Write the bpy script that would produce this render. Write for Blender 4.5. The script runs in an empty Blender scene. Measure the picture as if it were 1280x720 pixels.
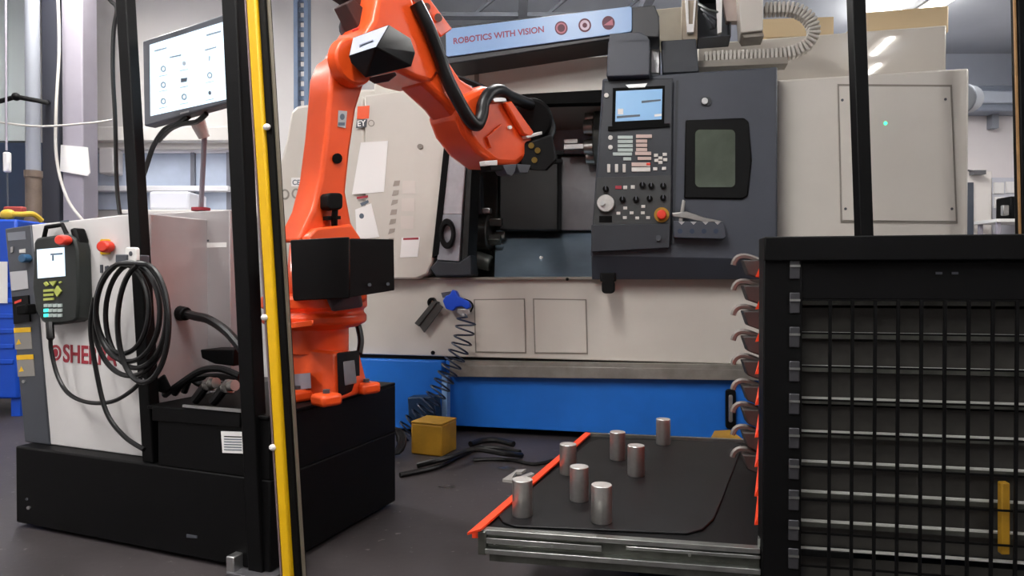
import bpy, bmesh, math, random
from mathutils import Vector, Matrix
random.seed(7)
R = math.radians
# ------------------------------------------------------------------ camera
F, CH, PITCH = 850.0, 0.9, R(0.674)          # focal length in px of a 1280x720 frame, camera height, tilt down
sc = bpy.context.scene
col = sc.collection
cd = bpy.data.cameras.new('camera'); cam = bpy.data.objects.new('camera', cd); col.objects.link(cam)
cam.location = (0, 0, CH); cam.rotation_euler = (R(90) - PITCH, 0, 0)
cd.sensor_width = 36; cd.lens = 36 * F / 1280; cd.clip_start = 0.02; cd.clip_end = 100
sc.camera = cam
# ------------------------------------------------------------------ light
w = bpy.data.worlds.new('hall_light'); sc.world = w; w.use_nodes = True
w.node_tree.nodes['Background'].inputs[0].default_value = (0.86, 0.92, 1.0, 1)
w.node_tree.nodes['Background'].inputs[1].default_value = 0.55
def area(name, loc, sx, sy, power, rot=(0, 0, 0), colr=(1, 0.97, 0.93)):
    l = bpy.data.lights.new(name, 'AREA'); l.shape = 'RECTANGLE'; l.size = sx; l.size_y = sy
    l.energy = power; l.color = colr
    o = bpy.data.objects.new(name, l); col.objects.link(o); o.location = loc; o.rotation_euler = rot
    return o
# ceiling tubes of the hall: x, y, length factor, in the picture or not. The one in the picture is the glaring lamp top right;
# the two short ones are those mirrored in the gloss of the machine's rear housing; the rest light the bays around them.
TUBES = [(-3.0, 1.0, 1, 0), (-0.6, 1.2, 1, 0), (2.33, 0.0, .4, 0), (-3.2, 4.6, 1, 0), (0.3, 4.9, 1, 0), (4.4, 3.6, 1, 0), (2.25, -0.95, .4, 0), (-1.4, -1.2, 1, 0), (3.95, 6.5, 1, 1)]
CEIL = 3.75
for (x, y, k, seen) in TUBES:
    nm = 'tube_or_added_uplight' if seen else 'tube_or_added_uplight_offscreen'; rz = R(-16) if k < .5 else 0
    area(nm, (x, y, CEIL - 0.29), 0.2 if k == 1 else 0.07, 1.45 * k, 44 * k, (0, 0, rz))
    area(nm, (x, y, CEIL - 0.19), 0.2 if k == 1 else 0.07, 1.45 * k, 34 * k, (math.pi, 0, -rz))   # uplight added above the closed housing to brighten the ceiling
sc.view_settings.view_transform = 'Standard'
sc.view_settings.look = 'None'
sc.view_settings.gamma = 1
sc.view_settings.use_curve_mapping = False
sc.view_settings.exposure = 0.42
# ------------------------------------------------------------------ helpers
FW = Vector((0, math.cos(PITCH), -math.sin(PITCH))); UP = Vector((0, math.sin(PITCH), math.cos(PITCH))); RT = Vector((1, 0, 0))
EYE = Vector((0, 0, CH))
def ray(x, y): return FW + RT * ((x - 640) / F) + UP * ((360 - y) / F)
def W(x, y, d):                                # world point seen at a pixel, at distance d into the hall
    r = ray(x, y); return EYE + r * (d / r.y)
def WZ(x, y, z):                               # world point seen at a pixel, at height z
    r = ray(x, y); return EYE + r * ((z - CH) / r.z)
class Fr:                                      # an upright frame: u right, v away, z up
    def __init__(s, o, ang):
        s.o = Vector((o[0], o[1], 0)); s.a = ang
        s.u = Vector((math.cos(ang), math.sin(ang), 0)); s.v = Vector((-math.sin(ang), math.cos(ang), 0))
    def loc(s, w):
        d = w - s.o; return Vector((d.dot(s.u), d.dot(s.v), w.z))
    def p(s, x, y, v=0.0):
        r = ray(x, y); t = (v - (EYE - s.o).dot(s.v)) / r.dot(s.v); return s.loc(EYE + r * t)
    def q(s, x, y, u=0.0):
        r = ray(x, y); t = (u - (EYE - s.o).dot(s.u)) / r.dot(s.u); return s.loc(EYE + r * t)
    def z(s, x, y, z=0.0): return s.loc(WZ(x, y, z))
    def d(s, x, y, d): return s.loc(W(x, y, d))
WF = Fr((0, 0), 0.0)
def lin(h):
    h = h.lstrip('#'); o = []
    for i in (0, 2, 4):
        c = int(h[i:i + 2], 16) / 255; o.append(c / 12.92 if c <= 0.04045 else ((c + 0.055) / 1.055) ** 2.4)
    return tuple(o) + (1,)
MATS = {}
def mat(name, hexc, rough=0.5, metal=0.0, var=0.0, scale=6.0, emit=0.0, bump=0.0, trans=0.0, hex2=None, coat=0.0):
    if name in MATS: return MATS[name]
    m = bpy.data.materials.new(name); m.use_nodes = True; nt = m.node_tree; b = nt.nodes['Principled BSDF']
    c = lin(hexc); b.inputs['Base Color'].default_value = c
    b.inputs['Roughness'].default_value = rough; b.inputs['Metallic'].default_value = metal
    if coat: b.inputs['Coat Weight'].default_value = coat; b.inputs['Coat Roughness'].default_value = 0.12
    if var or hex2 or bump:
        tc = nt.nodes.new('ShaderNodeTexCoord'); n = nt.nodes.new('ShaderNodeTexNoise')
        n.inputs['Scale'].default_value = scale; n.inputs['Detail'].default_value = 6; n.inputs['Roughness'].default_value = 0.6
        nt.links.new(tc.outputs['Object'], n.inputs['Vector'])
        if var or hex2:
            rp = nt.nodes.new('ShaderNodeValToRGB')
            c2 = lin(hex2) if hex2 else tuple(max(0, k * (1 - var)) for k in c[:3]) + (1,)
            rp.color_ramp.elements[0].position = 0.35; rp.color_ramp.elements[1].position = 0.65
            rp.color_ramp.elements[0].color = c2; rp.color_ramp.elements[1].color = c
            nt.links.new(n.outputs['Fac'], rp.inputs['Fac']); nt.links.new(rp.outputs['Color'], b.inputs['Base Color'])
        if bump:
            bp = nt.nodes.new('ShaderNodeBump'); bp.inputs['Strength'].default_value = bump; bp.inputs['Distance'].default_value = 0.01
            nt.links.new(n.outputs['Fac'], bp.inputs['Height']); nt.links.new(bp.outputs['Normal'], b.inputs['Normal'])
    if emit:
        b.inputs['Emission Color'].default_value = c; b.inputs['Emission Strength'].default_value = emit
    if trans: b.inputs['Transmission Weight'].default_value = trans
    MATS[name] = m; return m
def dull(m, k):
    m.node_tree.nodes['Principled BSDF'].inputs['Specular IOR Level'].default_value = k; return m
def floor_mat():
    m = bpy.data.materials.new('worn_concrete'); m.use_nodes = True; nt = m.node_tree; b = nt.nodes['Principled BSDF']
    tc = nt.nodes.new('ShaderNodeTexCoord')
    n1 = nt.nodes.new('ShaderNodeTexNoise'); n1.inputs['Scale'].default_value = 1.3; n1.inputs['Detail'].default_value = 8
    n2 = nt.nodes.new('ShaderNodeTexNoise'); n2.inputs['Scale'].default_value = 28; n2.inputs['Detail'].default_value = 5
    for n in (n1, n2): nt.links.new(tc.outputs['Object'], n.inputs['Vector'])
    r1 = nt.nodes.new('ShaderNodeValToRGB'); r1.color_ramp.elements[0].position = 0.3; r1.color_ramp.elements[1].position = 0.72
    r1.color_ramp.elements[0].color = lin('#2c2829'); r1.color_ramp.elements[1].color = lin('#484243')
    r2 = nt.nodes.new('ShaderNodeValToRGB'); r2.color_ramp.elements[0].position = 0.66; r2.color_ramp.elements[1].position = 0.72
    r2.color_ramp.elements[0].color = (0, 0, 0, 1); r2.color_ramp.elements[1].color = (1, 1, 1, 1)
    mx = nt.nodes.new('ShaderNodeMixRGB'); mx.inputs[2].default_value = lin('#6a6464')
    nt.links.new(n1.outputs['Fac'], r1.inputs['Fac']); nt.links.new(n2.outputs['Fac'], r2.inputs['Fac'])
    nt.links.new(r2.outputs['Color'], mx.inputs[0]); nt.links.new(r1.outputs['Color'], mx.inputs[1])
    nt.links.new(mx.outputs['Color'], b.inputs['Base Color']); b.inputs['Roughness'].default_value = 0.55
    bp = nt.nodes.new('ShaderNodeBump'); bp.inputs['Strength'].default_value = 0.15; bp.inputs['Distance'].default_value = 0.005
    nt.links.new(n2.outputs['Fac'], bp.inputs['Height']); nt.links.new(bp.outputs['Normal'], b.inputs['Normal'])
    return m
# palette
CREAM = mat('cream_paint', '#cec8bf', 0.36, 0, 0.05, 3)
CREAMD = CREAM
SEAM = mat('seam_grey', '#8a837a', 0.6)
ALMOND = mat('almond_paint', '#cdb58e', 0.5, 0, 0.05, 3)
GREY = mat('slate_paint', '#3f434d', 0.48, 0, 0.08, 5)
GREYD = mat('slate_panel', '#2c3037', 0.5, 0, 0.1, 8)
BLUE = mat('blue_paint', '#1c6fd0', 0.42, 0, 0.12, 5)
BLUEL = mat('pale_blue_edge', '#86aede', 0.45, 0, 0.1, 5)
BLACK = mat('black_powder_coat', '#040405', 0.55, 0, 0.2, 20)
BLACKM = mat('black_matte', '#030303', 0.8)
RUBBER = mat('black_rubber', '#08080a', 0.4, 0, 0.2, 40)
MAT = mat('rubber_mat_grey', '#151517', 0.5, 0, 0.3, 9)
ORANGE = mat('orange_paint', '#f4561c', 0.4, 0, 0.06, 5, coat=0.2)
ORANGED = mat('red_orange_lip', '#ff4a22', 0.45, 0, 0.05, 8)
STEEL = mat('bare_steel', '#b8b6b2', 0.32, 1, 0.25, 14)
STEELT = mat('turned_steel', '#cfccc8', 0.36, 0.9, 0.12, 60)
FACED = mat('faced_steel_end', '#cfccc8', 0.6, 0.9, 0.12, 60)
ZINC = mat('zinc_slide', '#b9bcb8', 0.38, 1, 0.35, 10)
ALU = mat('brushed_aluminium', '#c8c8c8', 0.4, 1, 0.15, 20)
YELLOW = mat('yellow_paint', '#eebb08', 0.4, 0, 0.05, 5)
YELLOWD = mat('dirty_yellow', '#b98a1d', 0.6, 0, 0.3, 8)
WHITE = mat('white_plastic', '#e9e7e4', 0.5)
PAPER = mat('paper', '#f2f0ee', 0.8)
WALLW = mat('white_wall', '#d9d6d6', 0.8, 0, 0.04, 2)
WALLB = mat('pale_blue_wall', '#dbe2ee', 0.8, 0, 0.04, 2)
CEILM = mat('ceiling_white', '#dfe3ea', 0.8, 0, 0.05, 2)
BEAM = mat('steel_beam_grey', '#8b8f98', 0.6, 0, 0.15, 5)
PANELW = mat('controller_white', '#dad7d6', 0.4, 0, 0.03, 4)
PANELG = mat('controller_grey_metal', '#b9b3b4', 0.36, 0.3, 0.12, 3)
CHAR = mat('charcoal_panel', '#474a51', 0.5, 0, 0.06, 8)
RED = mat('red_plastic', '#e23a26', 0.4)
REDT = mat('red_print', '#9c2b38', 0.6)
GLASSD = mat('dark_glass', '#5f685c', 0.06, 0, 0.35, 3)
TEAL = mat('teal_lamp', '#35d3c0', 0.4, emit=1.5)
GREENL = mat('green_lamp', '#3fe39a', 0.4, emit=2)
SCREEN = mat('lit_screen', '#d8ecfb', 0.3, emit=0.6)
SCREENB = mat('lit_screen_blue', '#7fa9cf', 0.3, emit=0.28)
SCRINK = mat('screen_ink', '#5c6673', 0.6)
KEYW = mat('key_white', '#d8d4ce', 0.5)
KEYG = mat('key_green_grey', '#b7c3bf', 0.5)
KEYP = mat('key_pink', '#cdb5ad', 0.5)
KEYY = mat('key_lime', '#b4bd5c', 0.5)
WOOD = mat('wood_edge', '#b98d5c', 0.6, 0, 0.3, 12)
NAVY = mat('navy_plastic', '#23344e', 0.5, 0, 0.15, 6)
AIRB = mat('airgun_blue', '#1d4fd0', 0.35)
INTER = mat('machine_interior_grey', '#6b706d', 0.4, 0.3, 0.25, 5)
INTB = mat('interior_blue_steel', '#8fa3b3', 0.3, 0.5, 0.2, 4)
INTD = mat('interior_dark', '#1b1d1d', 0.5, 0.2, 0.3, 6)
CHAIN = mat('cable_chain_grey', '#c3beb6', 0.5, 0, 0.1, 20)
SIGNB = mat('sign_blue', '#86a8d4', 0.3, 0, 0.04, 3)
SIGNT = mat('sign_print', '#8d3f57', 0.5)
PIPEM = mat('rusty_pipe', '#7a6a5c', 0.6, 0.2, 0.4, 6)
COLM = mat('column_grey', '#9d98a3', 0.7, 0, 0.1, 3)
LAMPE = mat('lamp_diffuser', '#fff8ee', 0.5, emit=6)

for m_ in (BLACK, BLACKM): dull(m_, 0.18)
dull(MAT, 0.3)
class MB:
    def __init__(s): s.v = []; s.f = []
    def add(s, v, f):
        n = len(s.v); s.v += [Vector(k) for k in v]; s.f += [tuple(i + n for i in q) for q in f]; return s
    def box(s, c, d, rot=None):
        c = Vector(c); P = []
        for dz in (-1, 1):
            for dy in (-1, 1):
                for dx in (-1, 1):
                    q = Vector((dx * d[0] / 2, dy * d[1] / 2, dz * d[2] / 2)); P.append(c + (rot @ q if rot else q))
        return s.add(P, [(0, 2, 3, 1), (4, 5, 7, 6), (0, 1, 5, 4), (2, 6, 7, 3), (0, 4, 6, 2), (1, 3, 7, 5)])
    def bx(s, x0, x1, y0, y1, z0, z1): return s.box(((x0 + x1) / 2, (y0 + y1) / 2, (z0 + z1) / 2), (x1 - x0, y1 - y0, z1 - z0))
    def prism(s, poly, ext):
        poly = [Vector(p) for p in poly]; ext = Vector(ext); n = len(poly)
        return s.add(poly + [p + ext for p in poly], [tuple(range(n)), tuple(range(2 * n - 1, n - 1, -1))] + [(i, i + n, (i + 1) % n + n, (i + 1) % n) for i in range(n)])
    def cyl(s, a, b, r0, r1=None, n=16):
        a, b = Vector(a), Vector(b); r1 = r0 if r1 is None else r1
        z = (b - a).normalized(); x = z.orthogonal().normalized(); y = z.cross(x)
        ca = [a + (x * math.cos(t) + y * math.sin(t)) * r0 for t in [2 * math.pi * i / n for i in range(n)]]
        cb = [b + (x * math.cos(t) + y * math.sin(t)) * r1 for t in [2 * math.pi * i / n for i in range(n)]]
        return s.add(ca + cb, [tuple(range(n - 1, -1, -1)), tuple(range(n, 2 * n))] + [(i, (i + 1) % n, (i + 1) % n + n, i + n) for i in range(n)])
    def tube(s, pts, r, n=8):
        pts = [Vector(p) for p in pts]; rings = []; x = None
        for i, p in enumerate(pts):
            t = (pts[min(i + 1, len(pts) - 1)] - pts[max(i - 1, 0)]).normalized()
            x = t.orthogonal().normalized() if x is None else (x - t * x.dot(t)).normalized()
            y = t.cross(x); rr = r[i] if isinstance(r, (list, tuple)) else r
            rings.append([p + (x * math.cos(2 * math.pi * k / n) + y * math.sin(2 * math.pi * k / n)) * rr for k in range(n)])
        V = [v for g in rings for v in g]; Fc = [tuple(range(n - 1, -1, -1)), tuple(range(len(V) - n, len(V)))]
        for i in range(len(pts) - 1):
            for k in range(n):
                Fc.append((i * n + k, i * n + (k + 1) % n, (i + 1) * n + (k + 1) % n, (i + 1) * n + k))
        return s.add(V, Fc)
    def lathe(s, prof, c=(0, 0, 0), n=32):     # (radius, height) pairs about z
        c = Vector(c); V = []; Fc = []
        for (r, z) in prof:
            for k in range(n):
                t = 2 * math.pi * k / n; V.append(c + Vector((r * math.cos(t), r * math.sin(t), z)))
        for i in range(len(prof) - 1):
            for k in range(n):
                Fc.append((i * n + k, i * n + (k + 1) % n, (i + 1) * n + (k + 1) % n, (i + 1) * n + k))
        Fc.append(tuple(range(n - 1, -1, -1))); Fc.append(tuple(range(len(V) - n, len(V))))
        return s.add(V, Fc)
    def hull(s, pts):
        bm = bmesh.new()
        for p in pts: bm.verts.new(p)
        r = bmesh.ops.convex_hull(bm, input=bm.verts)
        bmesh.ops.delete(bm, geom=list({g for g in r['geom_interior'] + r['geom_unused'] if isinstance(g, bmesh.types.BMVert)}), context='VERTS')
        bm.verts.ensure_lookup_table(); bm.verts.index_update()
        v = [k.co.copy() for k in bm.verts]; f = [tuple(k.index for k in q.verts) for q in bm.faces]; bm.free()
        return s.add(v, f)
    def ball(s, c, rx, ry, rz, n=14, m=8):
        c = Vector(c); V = [c + Vector((0, 0, -rz))]; Fc = []
        for i in range(1, m):
            a = -math.pi / 2 + math.pi * i / m
            for k in range(n):
                t = 2 * math.pi * k / n; V.append(c + Vector((rx * math.cos(a) * math.cos(t), ry * math.cos(a) * math.sin(t), rz * math.sin(a))))
        V.append(c + Vector((0, 0, rz)))
        for k in range(n): Fc.append((0, 1 + (k + 1) % n, 1 + k)); Fc.append((len(V) - 1, len(V) - 1 - n + k, len(V) - 1 - n + (k + 1) % n))
        for i in range(m - 2):
            for k in range(n):
                a = 1 + i * n; Fc.append((a + k, a + (k + 1) % n, a + n + (k + 1) % n, a + n + k))
        return s.add(V, Fc)
    def build(s, name, m, parent=None, bev=0.0, ang=35, seg=2):
        me = bpy.data.meshes.new(name); me.from_pydata([tuple(v) for v in s.v], [], s.f)
        bm = bmesh.new(); bm.from_mesh(me); bmesh.ops.recalc_face_normals(bm, faces=bm.faces); bm.to_mesh(me); bm.free()
        me.materials.append(m)
        o = bpy.data.objects.new(name, me); col.objects.link(o)
        if parent: o.parent = parent
        for p in me.polygons: p.use_smooth = True
        me.set_sharp_from_angle(angle=R(ang))
        if bev:
            b = o.modifiers.new('edge', 'BEVEL'); b.width = bev; b.segments = seg; b.limit_method = 'ANGLE'; b.angle_limit = R(35)
        return o
THINGS = []
def tag(o, label, cat, group=None):
    o['label'] = label; o['category'] = cat
    if group: o['group'] = group
    THINGS.append(o); return o
def thing(name, label, cat, fr=WF, group=None):
    o = bpy.data.objects.new(name, None); col.objects.link(o); o.empty_display_size = 0.1
    o.location = fr.o; o.rotation_euler = (0, 0, fr.a); tag(o, label, cat, group); return o
def place(o, fr):                               # a one-mesh thing built in frame coordinates
    o.location = fr.o; o.rotation_euler = (0, 0, fr.a); return o
def struct(o): o['kind'] = 'structure'; return o
def smooth_path(pts, n=8):                      # Catmull-Rom through points
    pts = [Vector(p) for p in pts]; out = []
    for i in range(len(pts) - 1):
        p0 = pts[max(i - 1, 0)]; p1 = pts[i]; p2 = pts[i + 1]; p3 = pts[min(i + 2, len(pts) - 1)]
        for k in range(n):
            t = k / n
            out.append(0.5 * ((2 * p1) + (p2 - p0) * t + (2 * p0 - 5 * p1 + 4 * p2 - p3) * t * t + (3 * p1 - p0 - 3 * p2 + p3) * t ** 3))
    out.append(pts[-1]); return out
def pp(fr, px, v0, v1): return MB().prism([fr.p(x, y, v0) for x, y in px], (0, v1 - v0, 0))
def rect(x0, y0, x1, y1): return [(x0, y0), (x1, y0), (x1, y1), (x0, y1)]
def rr(x0, y0, x1, y1, r, n=5):                 # rounded rectangle outline
    o = []
    for cx, cy, a0 in ((x1 - r, y0 + r, -90), (x1 - r, y1 - r, 0), (x0 + r, y1 - r, 90), (x0 + r, y0 + r, 180)):
        for i in range(n + 1):
            a = R(a0 + 90 * i / n); o.append((cx + r * math.cos(a), cy + r * math.sin(a)))
    return o
def ell(cx, cy, rx, ry, n=20): return [(cx + rx * math.cos(2 * math.pi * i / n), cy + ry * math.sin(2 * math.pi * i / n)) for i in range(n)]
def ringp(fr, cx, cy, rx, ry, k, v0, v1, n=22):  # flat ring
    a = [fr.p(x, y, v0) for x, y in ell(cx, cy, rx, ry, n)]; b = [fr.p(x, y, v0) for x, y in ell(cx, cy, rx * k, ry * k, n)]
    e = Vector((0, v1 - v0, 0)); V = a + b + [p + e for p in a] + [p + e for p in b]; Fc = []
    for i in range(n):
        j = (i + 1) % n
        Fc += [(i, j, n + j, n + i), (2 * n + i, 3 * n + i, 3 * n + j, 2 * n + j), (i, 2 * n + i, 2 * n + j, j), (n + i, n + j, 3 * n + j, 3 * n + i)]
    return MB().add(V, Fc)
def text(fr, s, x0, y0, x1, y1, v, m, parent, name, ext=0.002, hscale=1.0):   # baseline from (x0,y0) to (x1,y1)
    a = fr.p(x0, y0, v); b = fr.p(x1, y1, v)
    c = bpy.data.curves.new(name, 'FONT'); c.body = s; c.extrude = 0.02; c.offset = 0.02
    t = bpy.data.objects.new(name, c); col.objects.link(t); bpy.context.view_layer.update()
    me = bpy.data.meshes.new_from_object(t.evaluated_get(bpy.context.evaluated_depsgraph_get()))
    bpy.data.objects.remove(t); bpy.data.curves.remove(c)
    xs = [q.co.x for q in me.vertices]; wd = max(xs) - min(xs); mn = min(xs)
    ux = (b - a) / wd; L = ux.length; uz = Vector((0, 0, L * hscale))
    if abs(ux.z) > 1e-6: uz = Vector((-ux.z, 0, ux.x)).normalized() * L * hscale
    for q in me.vertices:
        k = q.co.copy(); q.co = a + ux * (k.x - mn) + uz * k.y + Vector((0, -1, 0)) * (k.z / 0.02 * ext)
    me.materials.clear(); me.materials.append(m)
    o = bpy.data.objects.new(name, me); col.objects.link(o); o.parent = parent; return o

# ================================================================== frames of the place
MF = Fr((0, 3.92), R(-13))                       # lathe front, v = 0 is the apron
_c = WZ(338, 722, 0); _l = WZ(15, 657, 0)
CF = Fr((_c.x, _c.y), math.atan2(_c.y - _l.y, _c.x - _l.x))   # robot cart: u = 0 right end, v = 0 front
TRAYZ = 0.256
_a = WZ(600, 663, TRAYZ); _b = WZ(955, 688, TRAYZ)
KF = Fr((_b.x, _b.y), math.atan2(_b.y - _a.y, _b.x - _a.x))   # drawer cabinet: u = 0 left end, v = 0 near side
_far = KF.z(737, 545, TRAYZ); _near = KF.z(593, 663, TRAYZ)
SK = (_far.x - _near.x) / (_far.y - _near.y)     # lean of the drawer fronts
RC = Vector((-0.71, 2.45, 0)); RAZ = math.atan2(0.80, 0.68)
RF = Fr((RC.x, RC.y), RAZ)                       # robot: u = forward in the arm plane, v = away from the camera

# ================================================================== setting
HX0, HX1, HY0, HY1 = -5.2, 6.5, -5.2, 8.6
fl = MB().bx(HX0, HX1, HY0, HY1, -0.1, 0).build('floor', floor_mat()); struct(fl)
struct(MB().bx(HX0, HX1, HY1, HY1 + 0.1, 0, CEIL).build('wall_back', WALLB))
struct(MB().bx(HX0, HX1, HY0 - 0.1, HY0, 0, CEIL).build('wall_front', WALLW))
struct(MB().bx(HX0 - 0.1, HX0, HY0, HY1, 0, CEIL).build('wall_left', WALLW))
struct(MB().bx(HX1, HX1 + 0.1, HY0, HY1, 0, CEIL).build('wall_right', WALLW))
ce = struct(MB().bx(HX0, HX1, HY0, HY1, CEIL, CEIL + 0.1).build('ceiling', CEILM))
# ---- partition behind the cart, ledges and panes
PY = 6.3
def wx(x, d=PY): return (x - 640) / F * d
pw = struct(MB().bx(HX0, wx(480), PY, PY + .12, 0, CEIL).build('wall_partition', mat('partition_grey', '#dedad8', .8, 0, .04, 2)))
def wr_(x0, y0, x1, y1, d0, d1): return MB().prism([W(x, y, d0) for x, y in rect(x0, y0, x1, y1)], (0, d1 - d0, 0))
struct(wr_(60, 158, 300, 176, PY - .22, PY).build('trim_1', mat('ledge_white', '#dcd8d4', .6), None, .01))
struct(wr_(60, 176, 300, 186, PY - .12, PY).build('trim_2', mat('ledge_white', '#dcd8d4'), None, .01))
wn = struct(wr_(60, 190, 292, 262, PY - .03, PY).build('window_1', mat('pane_blue', '#bfcbe0', .15, 0, .2, 2)))
wr_(60, 232, 285, 239, PY - .12, PY).build('window_sill', mat('sill_white', '#e4e4ea', .5), wn, .008)
wr_(58, 187, 292, 191, PY - .06, PY).build('window_frame', mat('sill_white', '#e4e4ea'), wn)
for x in (106, 238, 283): wr_(x, 190, x + 5, 262, PY - .06, PY).build('window_mullion', mat('mullion', '#6d6f7a', .5), wn)
struct(wr_(346, 252, 400, 282, PY - .2, PY).build('trim_3', mat('ledge_white', '#dcd8d4'), None, .01))
wp = struct(wr_(-60, -60, 31, 176, PY - .35, PY - .3).build('window_2', mat('pane_milky', '#c9d2d2', .25, 0, .06, 2)))
for x in (-20, 5): wr_(x, -60, x + 3, 176, PY - .37, PY - .35).build('window_mullion', mat('pane_seam', '#b4bcbe', .5), wp)
cb_ = tag(wr_(-60, 178, 62, 300, PY - .4, PY - .04).build('tool_cupboard', NAVY, None, .01), 'dark navy cupboard standing behind the rusty pipe', 'cupboard')
struct(MB().bx(wx(79, 5.4), wx(105, 5.4), 5.4, 5.6, 0, CEIL).build('column', COLM, None, .01))
struct(MB().bx(wx(58, 5.5), wx(79, 5.5), 5.46, 5.7, 0, CEIL).build('column_flange', mat('column_dark', '#3d3f4a', .6), None, .01))
p0 = W(40, 0, 5.2); p1 = W(47, 330, 5.2)
pi = thing('drain_pipe', 'grey vertical pipe with a rusty lower half beside the column', 'pipe')
MB().cyl((p0.x, 5.2, p1.z + .68), (p0.x, 5.2, CEIL), .05, .05, 16).build('upper_pipe', mat('pipe_grey', '#8f939c', .5), pi)
lp = MB().cyl((p0.x, 5.2, 0), (p0.x, 5.2, p1.z + .68), .055, .055, 16).build('lower_pipe', PIPEM, pi)
for zz in (.66, .3): MB().cyl((p0.x, 5.2, p1.z + zz), (p0.x, 5.2, p1.z + zz + .05), .062, .062, 16).build('pipe_collar', PIPEM, lp)
br = thing('wall_bracket', 'black bent bracket arm reaching past the rusty pipe', 'bracket')
MB().tube([W(-30, 130, 5.05), W(2, 126, 5.05), W(20, 121, 5.05)], .018).build('bracket_arm', BLACK, br)
MB().tube([W(20, 121, 5.05), W(57, 128, 5.1), W(60, 128, 5.46)], .018).ball(W(20, 121, 5.05), .03, .03, .03).build('bracket_joint', BLACK, br)
sw = thing('pendant_switch', 'white pull switch on a thin cord hanging at the milky panel', 'switch')
MB().tube([W(7, -20, 5.0), W(8, 188, 5.0)], .007).build('cord', COLM, sw)
MB().box(W(9, 203, 5.0), (.045, .04, .15)).build('switch_body', WHITE, sw, .012)
MB().tube([W(9, 214, 5.0), W(10, 262, 5.0)], .006).build('lower_cord', CHAR, sw)
tag(MB().tube(smooth_path([W(72, -10, 5.3), W(74, 60, 5.3), W(70, 140, 5.25), W(71, 200, 5.25), W(85, 250, 5.2), W(112, 285, 5.1)], 8), .011).build('wall_cable', mat('cable_white', '#c7c3bd', .5)), 'off-white cable curving down past the column to the controller', 'cable')
tag(MB().tube(smooth_path([W(0, 153, 5.15), W(50, 158, 5.1), W(110, 154, 5.15), W(140, 150, 5.2)], 8), .008).build('wall_cable', mat('cable_white', '#c7c3bd')), 'thin pale cable strung sideways across the column', 'cable')
nt_ = tag(MB().prism([W(x, y, 5.385) for x, y in ((76, 181), (109, 184), (112, 216), (109, 220), (75, 214))], (0, .012, 0)).build('column_note', PAPER), 'white paper note pinned on the grey column', 'paper')
tag(wr_(123, 184, 142, 217, PY - .18, PY - .02).build('wall_box', mat('box_white', '#d8d4d4', .5), None, .015), 'small white wall box under the ledge behind the robot controller', 'box')
struct(wr_(150, 262, 292, 268, PY - .55, PY).build('trim_12', mat('ledge_white', '#dcd8d4'), None, .01))
tag(wr_(186, 239, 236, 262, PY - .5, PY - .15).build('storage_bin', mat('bin_white', '#e6e8f2', .5), None, .02), 'white bin on the sill behind the black post', 'bin')
rk = thing('racking_upright', 'perforated blue-grey racking upright behind the machine', 'rack')
d = 5.9; xa, xb = wx(368, d), wx(386, d)
MB().bx(xa, xa + .035, d, d + .09, 0, CEIL - .05).bx(xb - .035, xb, d, d + .09, 0, CEIL - .05).build('rail', mat('rack_blue', '#6d7f9a', .5), rk)
for i in range(24):
    z0 = 1.7 + i * .085
    MB().bx(xa + .03, xb - .03, d + .03, d + .06, z0, z0 + .035).build('rung', mat('rack_blue', '#6d7f9a'), rk)
bc = thing('blue_cabinet', 'bright blue cabinet on the floor left of the controller', 'cabinet')
d = 4.45; zt = W(10, 274, d).z
MB().bx(wx(-80, d), wx(21, d), d, d + .5, .12, zt).build('body', mat('cabinet_blue', '#1552cc', .4, 0, .1, 6), bc, .015)
for i in range(6):
    z0 = .35 + i * .1
    MB().bx(wx(-76, d), wx(17, d), d - .012, d, z0, z0 + .03).build('rib', mat('cabinet_blue', '#1552cc'), bc, .004)
for x in (-70, 14): MB().bx(wx(x, d) - .03, wx(x, d) + .03, d + .03, d + .12, 0, .13).build('foot', mat('cabinet_blue', '#1552cc'), bc)
MB().prism([W(x, y, d - .016) for x, y in rect(-30, 327, 9, 379)], (0, .004, 0)).build('label', PAPER, bc)
tag(MB().tube(smooth_path([W(2, 270, 4.5), W(14, 268, 4.5), W(28, 268, 4.5), W(42, 268, 4.55), W(52, 276, 4.6)], 6), .018).ball(W(10, 268, 4.5), .05, .03, .035).build('yellow_hose', mat('hose_yellow', '#d9b63a', .5)), 'yellow hose lying on top of the blue cabinet', 'hose')
tag(MB().box(W(19, 263, 4.62), (.13, .05, .05)).cyl(W(12, 264, 4.62), W(4, 268, 4.62), .03, .02).build('hose_valve', mat('valve_red', '#a8403a', .5), None, .01), 'red valve beside the yellow hose', 'valve')
# ---- upper right of the hall
struct(MB().bx(wx(1150, 8.4), HX1, 8.25, 8.6, W(0, 140, 8.3).z, W(0, 108, 8.3).z).build('trim_4', mat('duct_grey', '#9aa3b2', .4, .3, .1, 3), None, .02))
struct(MB().bx(wx(1150, 8.4), HX1, 8.2, 8.6, W(0, 131, 8.3).z, W(0, 116, 8.3).z).build('trim_5', mat('duct_pale', '#cdd5e2', .4, 0, .05, 3), None, .02))
tag(MB().cyl(W(1196, 124, 4.1), W(1210, 124, 4.5), .1, .09, 20).build('vent_collar', mat('collar_grey', '#9aa0a8', .4, .4), None, .008), 'round grey collar on the machine end beside the pale wall', 'collar')
struct(MB().bx(wx(1180, 8.5), HX1, 8.5, 8.6, 0, W(0, 141, 8.5).z).build('wall_lower_back', mat('wall_warm_white', '#e6e0e0', .8, 0, .03, 2)))
tag(MB().box(W(1241, 150, 8.45), (.08, .1, .22)).box(W(1241, 140, 8.42), (.5, .1, .05)).build('duct_hanger', BEAM), 'grey hanger under the pale wall duct', 'bracket')
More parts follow.
